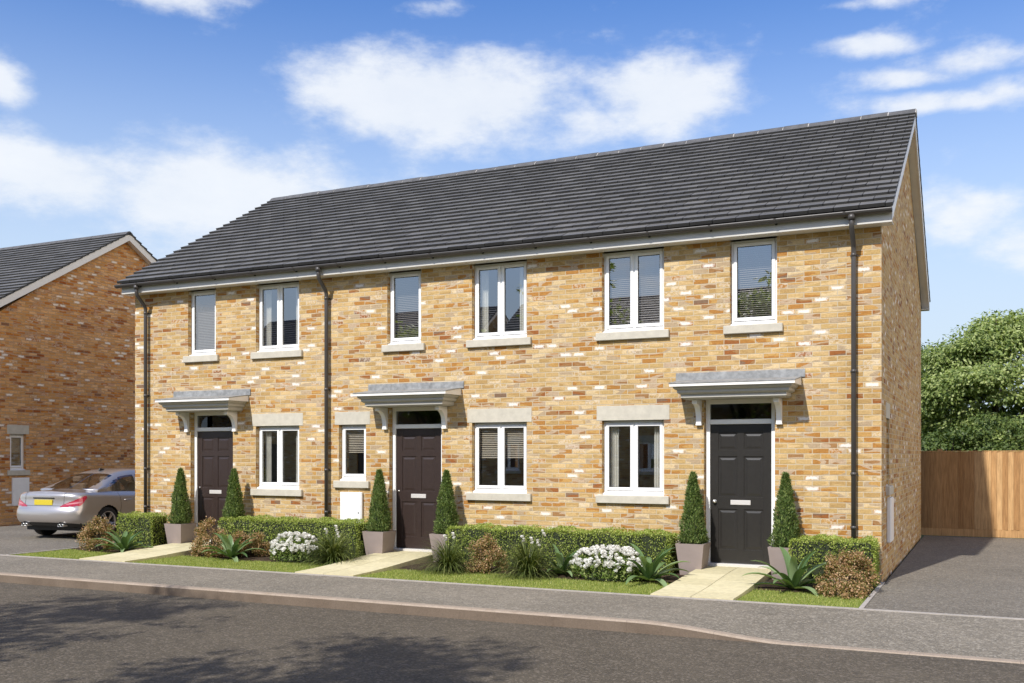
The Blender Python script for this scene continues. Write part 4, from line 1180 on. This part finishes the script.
    # clear band in the lamps
    for sg in (1,-1):
        m=MB(); vs=[]
        n=14
        for k in range(n+1):
            q=.33+.42*k/n; v=(lambda zz: None)
            j=NV*(.60+.06*k/n+.035); jj=j
            p=rearpt(int(round(q*NQ)),0); 
            vv=.655+.075*k/n
            s,y=outline(vv,q); a=q*math.pi/2; s-=math.cos(a)*.007; y+=math.sin(a)*.007
            hgt=.012+.02*math.sin(math.pi*k/n)
            z=zv(s,vv); vs+=[(sg*y,s,z-hgt/2),(sg*y,s,z+hgt/2)]
        m.add(vs,[(2*k,2*k+2,2*k+3,2*k+1) for k in range(n)],True); m.build('reversing_light',M['lampc'],t)
    # recess, plate, boot handle strip
    y0=cr(R0,.72)
    MB().bbox(-.27,.27,y0-.012,y0+.05,.838,.862,.004).build('boot_handle',M['blackp'],t)
    pm=MB().bbox(-.235,.235,y0-.018,y0+.05,.705,.815,.004).build('number_plate',M['plate_y'],t)
    # trunk shut-lines (thin dark grooves) and bumper crease
    g=MB()
    for sg in (1,-1):
        pts=[]
        for k in range(12):
            v=.62+.38*k/11; x=sg*(.50+.0*k); 
            q=.0
            lo,hi=0,1
            for _ in range(20):
                m=(lo+hi)/2
                if outline(v,m)[1]<abs(x): lo=m
                else: hi=m
            s=outline(v,lo)[0]; pts.append((x,s-.002,zv(s,v)))
        g.tube(pts,.0035,4,False)
    pts=[]
    for k in range(-20,21):
        q=abs(k)/20*.42; s,y=outline(.6,q); pts.append((math.copysign(y,k),s-.001,zv(s,.6)))
    g.tube(pts,.004,4,False)
    g.build('shut_lines',M['blackp'],t)
    # door lines and handle on flanks
    for sg in (1,-1):
        d=MB()
        for sline in (1.22,2.06,3.05):
            pts=[]
            for k in range(14):
                v=.1+.9*k/13; s=sline+(.10*math.sin(k/13*2.2) if sline<1.5 else 0)
                pts.append((sg*(wb(s,v)+.0005),s,zv(s,v)))
            d.tube(pts,.0035,4,False)
        d.build('door_gap',M['blackp'],t)
        for s0 in (1.42,2.25):
            h=MB(); v=.80; x=wb(s0,v)
            h.tube([(sg*(x+.005),s0,zv(s0,v)),(sg*(x+.035),s0+.03,zv(s0,v)),(sg*(x+.035),s0+.19,zv(s0,v)),(sg*(x+.005),s0+.22,zv(s0,v))],.012,8)
            h.build('door_handle',M['paint'],t)
        m=MB(); m.lathe([(0,-.09),(.06,-.07),(.075,0),(.06,.07),(0,.09)],14,Matrix.Translation((sg*.98,3.0,.98))@Matrix.Rotation(R(90),4,'Y')@Matrix.Scale(1.2,4,(0,1,0)))
        m.tube([(sg*.85,3.02,.92),(sg*.95,3.0,.96)],.02,8); m.build('wing_mirror',M['paint'],t)
    # underbody, wheel wells, cabin
    u=MB(); u.box(-.72,.72,.35,4.2,.17,.26); u.box(-.60,.60,.25,4.25,.24,.62); u.build('underbody',M['blackp'],t)
    for c,r in WH:
        for sg in (1,-1):
            w=MB(); m=20; vs=[]
            for k in range(m+1):
                a=math.pi*k/m*1.3-.15*math.pi; y=c+(r+.005)*math.cos(a); z=.325+(r+.005)*math.sin(a)
                vs+=[(sg*.885*.985,y,z),(sg*.60,y,z)]
            w.add(vs,[(2*k,2*k+2,2*k+3,2*k+1) for k in range(m)],True); w.build('wheel_arch',M['blackp'],t)
    s=MB(); s.box(-.66,.66,1.1,3.1,.62,.72)
    s.build('cabin_floor',M['blackp'],t)
    for x in (-.36,.36):
        for y in (1.35,2.35):
            q=MB().bbox(x-.22,x+.22,y,y+.14,.72,1.12,.03); q.bbox(x-.22,x+.22,y,y+.5,.72,.82,.03); q.bbox(x-.12,x+.12,y,y+.09,1.13,1.27,.03); q.build('seat',M['seat'],t)
    # wheels
    for c,_ in WH:
        for sg in (1,-1):
            Mx=Matrix.Translation((sg*.775,c,.325))@Matrix.Rotation(R(90*sg),4,'Y')
            tyre=MB().lathe([(.215,-.10),(.29,-.108),(.316,-.09),(.322,-.05),(.322,.05),(.316,.09),(.29,.108),(.232,.10),(.225,.085),(.215,-.08)],40,Mx)
            w=tyre.build('wheel',M['tyre'],t)
            rm=MB().lathe([(.222,.09),(.232,.100),(.226,.104),(.214,.098),(.205,.07),(.20,-.06)],40,Mx)
            for k in range(5):
                for dd in (-.13,.13):
                    a=2*math.pi*k/5; p0=(.035*math.cos(a),.035*math.sin(a),.085); p1=(.215*math.cos(a+dd),.215*math.sin(a+dd),.09)
                    sp=MB(); sp.tube([p0,p1],[.020,.013],6); sp.xf(Mx); rm.add(sp.v,sp.f)
            hub=MB().lathe([(0,.105),(.045,.10),(.055,.08),(.055,.03)],20,Mx); rm.add(hub.v,hub.f,True)
            rm.build('rim',M['rim'],w)
            MB().lathe([(0,.0),(.15,.0),(.15,-.02),(.0,-.02)],24,Mx).build('brake_disc',M['blackp'],w)
    # exhausts, aerial fin
    for sg in (1,-1):
        e=MB()
        for dx in (-.05,.05): 
            e.lathe([(.030,-.03),(.035,-.035),(.038,-.02),(.038,.12)],16,Matrix.Translation((sg*.47+dx*.8,.06,.30))@Matrix.Rotation(R(-90),4,'X')@Matrix.Scale(.8,4,(0,1,0)))
        e.build('exhaust',M['metal'],t)
    MB().prism([(1.62,1.372),(1.80,1.40),(1.78,1.42),(1.66,1.445)],'x',-.014,.014).build('aerial_fin',M['blackp'],t,fix=True)
    tag(t,'silver four door saloon parked on the left drive, rear and yellow plate showing','car')
    return t
car=make_car()
th=R(6)
# rear axle centre at car-local (0,.93,.325)
C=Vector((-16.28,.86,-.122)); car.rotation_euler.z=th
car.location=C-Matrix.Rotation(th,3,'Z')@Vector((0,.93,0))
print('car at',car.location)

# ------------------------------------------------------------------ camera
cam=bpy.data.cameras.new('camera'); co=bpy.data.objects.new('camera',cam); col.objects.link(co)
co.location=(1.324,-14.36,1.6); co.rotation_euler=(R(90),0,math.atan(.478))
cam.sensor_width=36; cam.lens=1000/1024*36; cam.shift_y=(455.5-341.5)/1024; cam.clip_end=2000
scene.camera=co

# ------------------------------------------------------------------ light
SUN_EL=R(44.5); sd=Vector((-.187,-.982,0)).normalized()
S=Vector((sd.x*math.cos(SUN_EL),sd.y*math.cos(SUN_EL),math.sin(SUN_EL)))
sun=bpy.data.lights.new('sun','SUN'); sun.energy=4.9; sun.angle=R(.8); sun.color=(1,.945,.87)
so=bpy.data.objects.new('sun',sun); col.objects.link(so); so.rotation_euler=S.to_track_quat('Z','Y').to_euler(); so.location=S*40
w=bpy.data.worlds.new('World'); scene.world=w; w.use_nodes=True
nt=w.node_tree; nt.nodes.clear(); N=NT(nt)
sky=N.n('ShaderNodeTexSky'); sky.sky_type='NISHITA'; sky.sun_disc=False; sky.sun_elevation=SUN_EL
sky.sun_rotation=math.atan2(S.x,S.y); sky.altitude=100; sky.air_density=1.0; sky.dust_density=.6; sky.ozone_density=2.0
tc=N.n('ShaderNodeTexCoord'); dirv=tc.outputs['Generated']
sp=N.n('ShaderNodeSeparateXYZ'); N.l(dirv,sp.inputs[0])
az=N.math('ARCTAN2',sp.outputs[0],sp.outputs[1]); el=N.math('ARCSINE',sp.outputs[2])
a0=math.atan(.478); cs,sn=math.cos(a0),math.sin(a0)
def pxdir(px,py):
    u=(px-512)/1000; v=(455.5-py)/1000; d=Vector((-sn+u*cs,cs+u*sn,v)).normalized()
    return math.atan2(d.x,d.y),math.asin(d.z)
cv=N.n('ShaderNodeCombineXYZ'); N.l(az,cv.inputs[0]); N.l(N.math('MULTIPLY',el,1.9),cv.inputs[1])
nz=N.noise(cv.outputs[0],9,9,.62); nz2=N.noise(cv.outputs[0],2.6,5,.6)
warp=N.math('MULTIPLY',N.math('SUBTRACT',nz2,.5),.16)
# cloud banks: (px,py,half width px,half height px,weight)
banks=[(60,178,150,42,1.0),(205,195,170,52,1.0),(300,230,210,60,.8),(20,80,38,22,.9),(158,-6,50,13,.9),(440,104,135,46,1.2),(360,110,70,34,.7),(520,110,70,40,.8),
       (655,102,75,42,1.1),(440,6,45,16,.6),(870,44,70,13,.95),(920,74,80,13,.95),(980,58,80,16,.9),(960,98,110,13,1.0),(1020,84,50,20,.9),(860,2,60,8,.6),(960,215,70,42,.75),(1040,240,90,30,.7),(555,122,110,34,.75),
       (600,40,60,16,.42),(330,150,160,30,.4)]
tot=None
for px,py,hw,hh,wt in banks:
    ca,ce=pxdir(px,py); a1,_=pxdir(px+hw,py); _,e1=pxdir(px,py-hh); ra=abs(a1-ca); re=abs(e1-ce)
    da=N.math('DIVIDE',N.math('SUBTRACT',N.math('ADD',az,warp),ca),ra); de=N.math('DIVIDE',N.math('SUBTRACT',N.math('ADD',el,N.math('MULTIPLY',warp,.3)),ce),re)
    r2=N.math('ADD',N.math('MULTIPLY',da,da),N.math('MULTIPLY',de,de))
    g=N.math('MULTIPLY',N.math('EXPONENT',N.math('MULTIPLY',r2,-.72)),wt)
    tot=g if tot is None else N.math('MAXIMUM',tot,g)
# scattered clouds elsewhere in the sky (for other views and reflections)
far=N.math('GREATER_THAN',N.math('ABSOLUTE',N.math('ADD',az,a0)),.75)
oth=N.math('MULTIPLY',far,N.math('MULTIPLY',N.math('SUBTRACT',nz2,.42),4.0))
tot=N.math('MAXIMUM',tot,oth)
# added warm glow in the unseen sky off right, to light the shaded gables
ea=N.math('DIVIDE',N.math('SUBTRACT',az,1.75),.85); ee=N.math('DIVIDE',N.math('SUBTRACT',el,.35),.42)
east_fill=N.math('EXPONENT',N.math('MULTIPLY',N.math('ADD',N.math('MULTIPLY',ea,ea),N.math('MULTIPLY',ee,ee)),-1.0))
tot=N.math('MAXIMUM',tot,N.math('MULTIPLY',east_fill,1.5))
dens=N.math('ADD',N.math('MULTIPLY',tot,.95),N.math('MULTIPLY',N.math('SUBTRACT',nz,.5),1.75))
mr=N.n('ShaderNodeMapRange'); mr.interpolation_type='SMOOTHSTEP'; N.l(dens,mr.inputs[0]); mr.inputs[1].default_value=.22; mr.inputs[2].default_value=.90
mr.inputs[4].default_value=.90
skyc=N.mix(1,sky.outputs[0],(.88,1.32,1.95),'MULTIPLY')
# pale band towards the horizon
hz=N.n('ShaderNodeMapRange'); hz.interpolation_type='SMOOTHSTEP'; N.l(el,hz.inputs[0]); hz.inputs[1].default_value=.06; hz.inputs[2].default_value=.47; hz.inputs[3].default_value=.97; hz.inputs[4].default_value=0
skyc=N.mix(hz.outputs[0],skyc,(7.0,8.3,9.6))
cl=N.mix(nz,(7.8,8.5,9.6),(10.4,10.6,10.8))
cl=N.mix(east_fill,cl,(24,20,15.5))  # warm bright tint of the added gable fill
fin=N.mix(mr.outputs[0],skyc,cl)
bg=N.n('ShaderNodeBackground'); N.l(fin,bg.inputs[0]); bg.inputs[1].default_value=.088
wo=N.n('ShaderNodeOutputWorld'); N.l(bg.outputs[0],wo.inputs[0])

vs=scene.view_settings; vs.view_transform='Standard'; vs.look='None'; vs.exposure=.15; vs.gamma=1; vs.use_curve_mapping=False
scene.cycles.use_denoising=True
scene.cycles.max_bounces=8; scene.cycles.transparent_max_bounces=12
scene.cycles.use_adaptive_sampling=True; scene.cycles.adaptive_threshold=.012
scene.cycles.caustics_reflective=False; scene.cycles.caustics_refractive=False
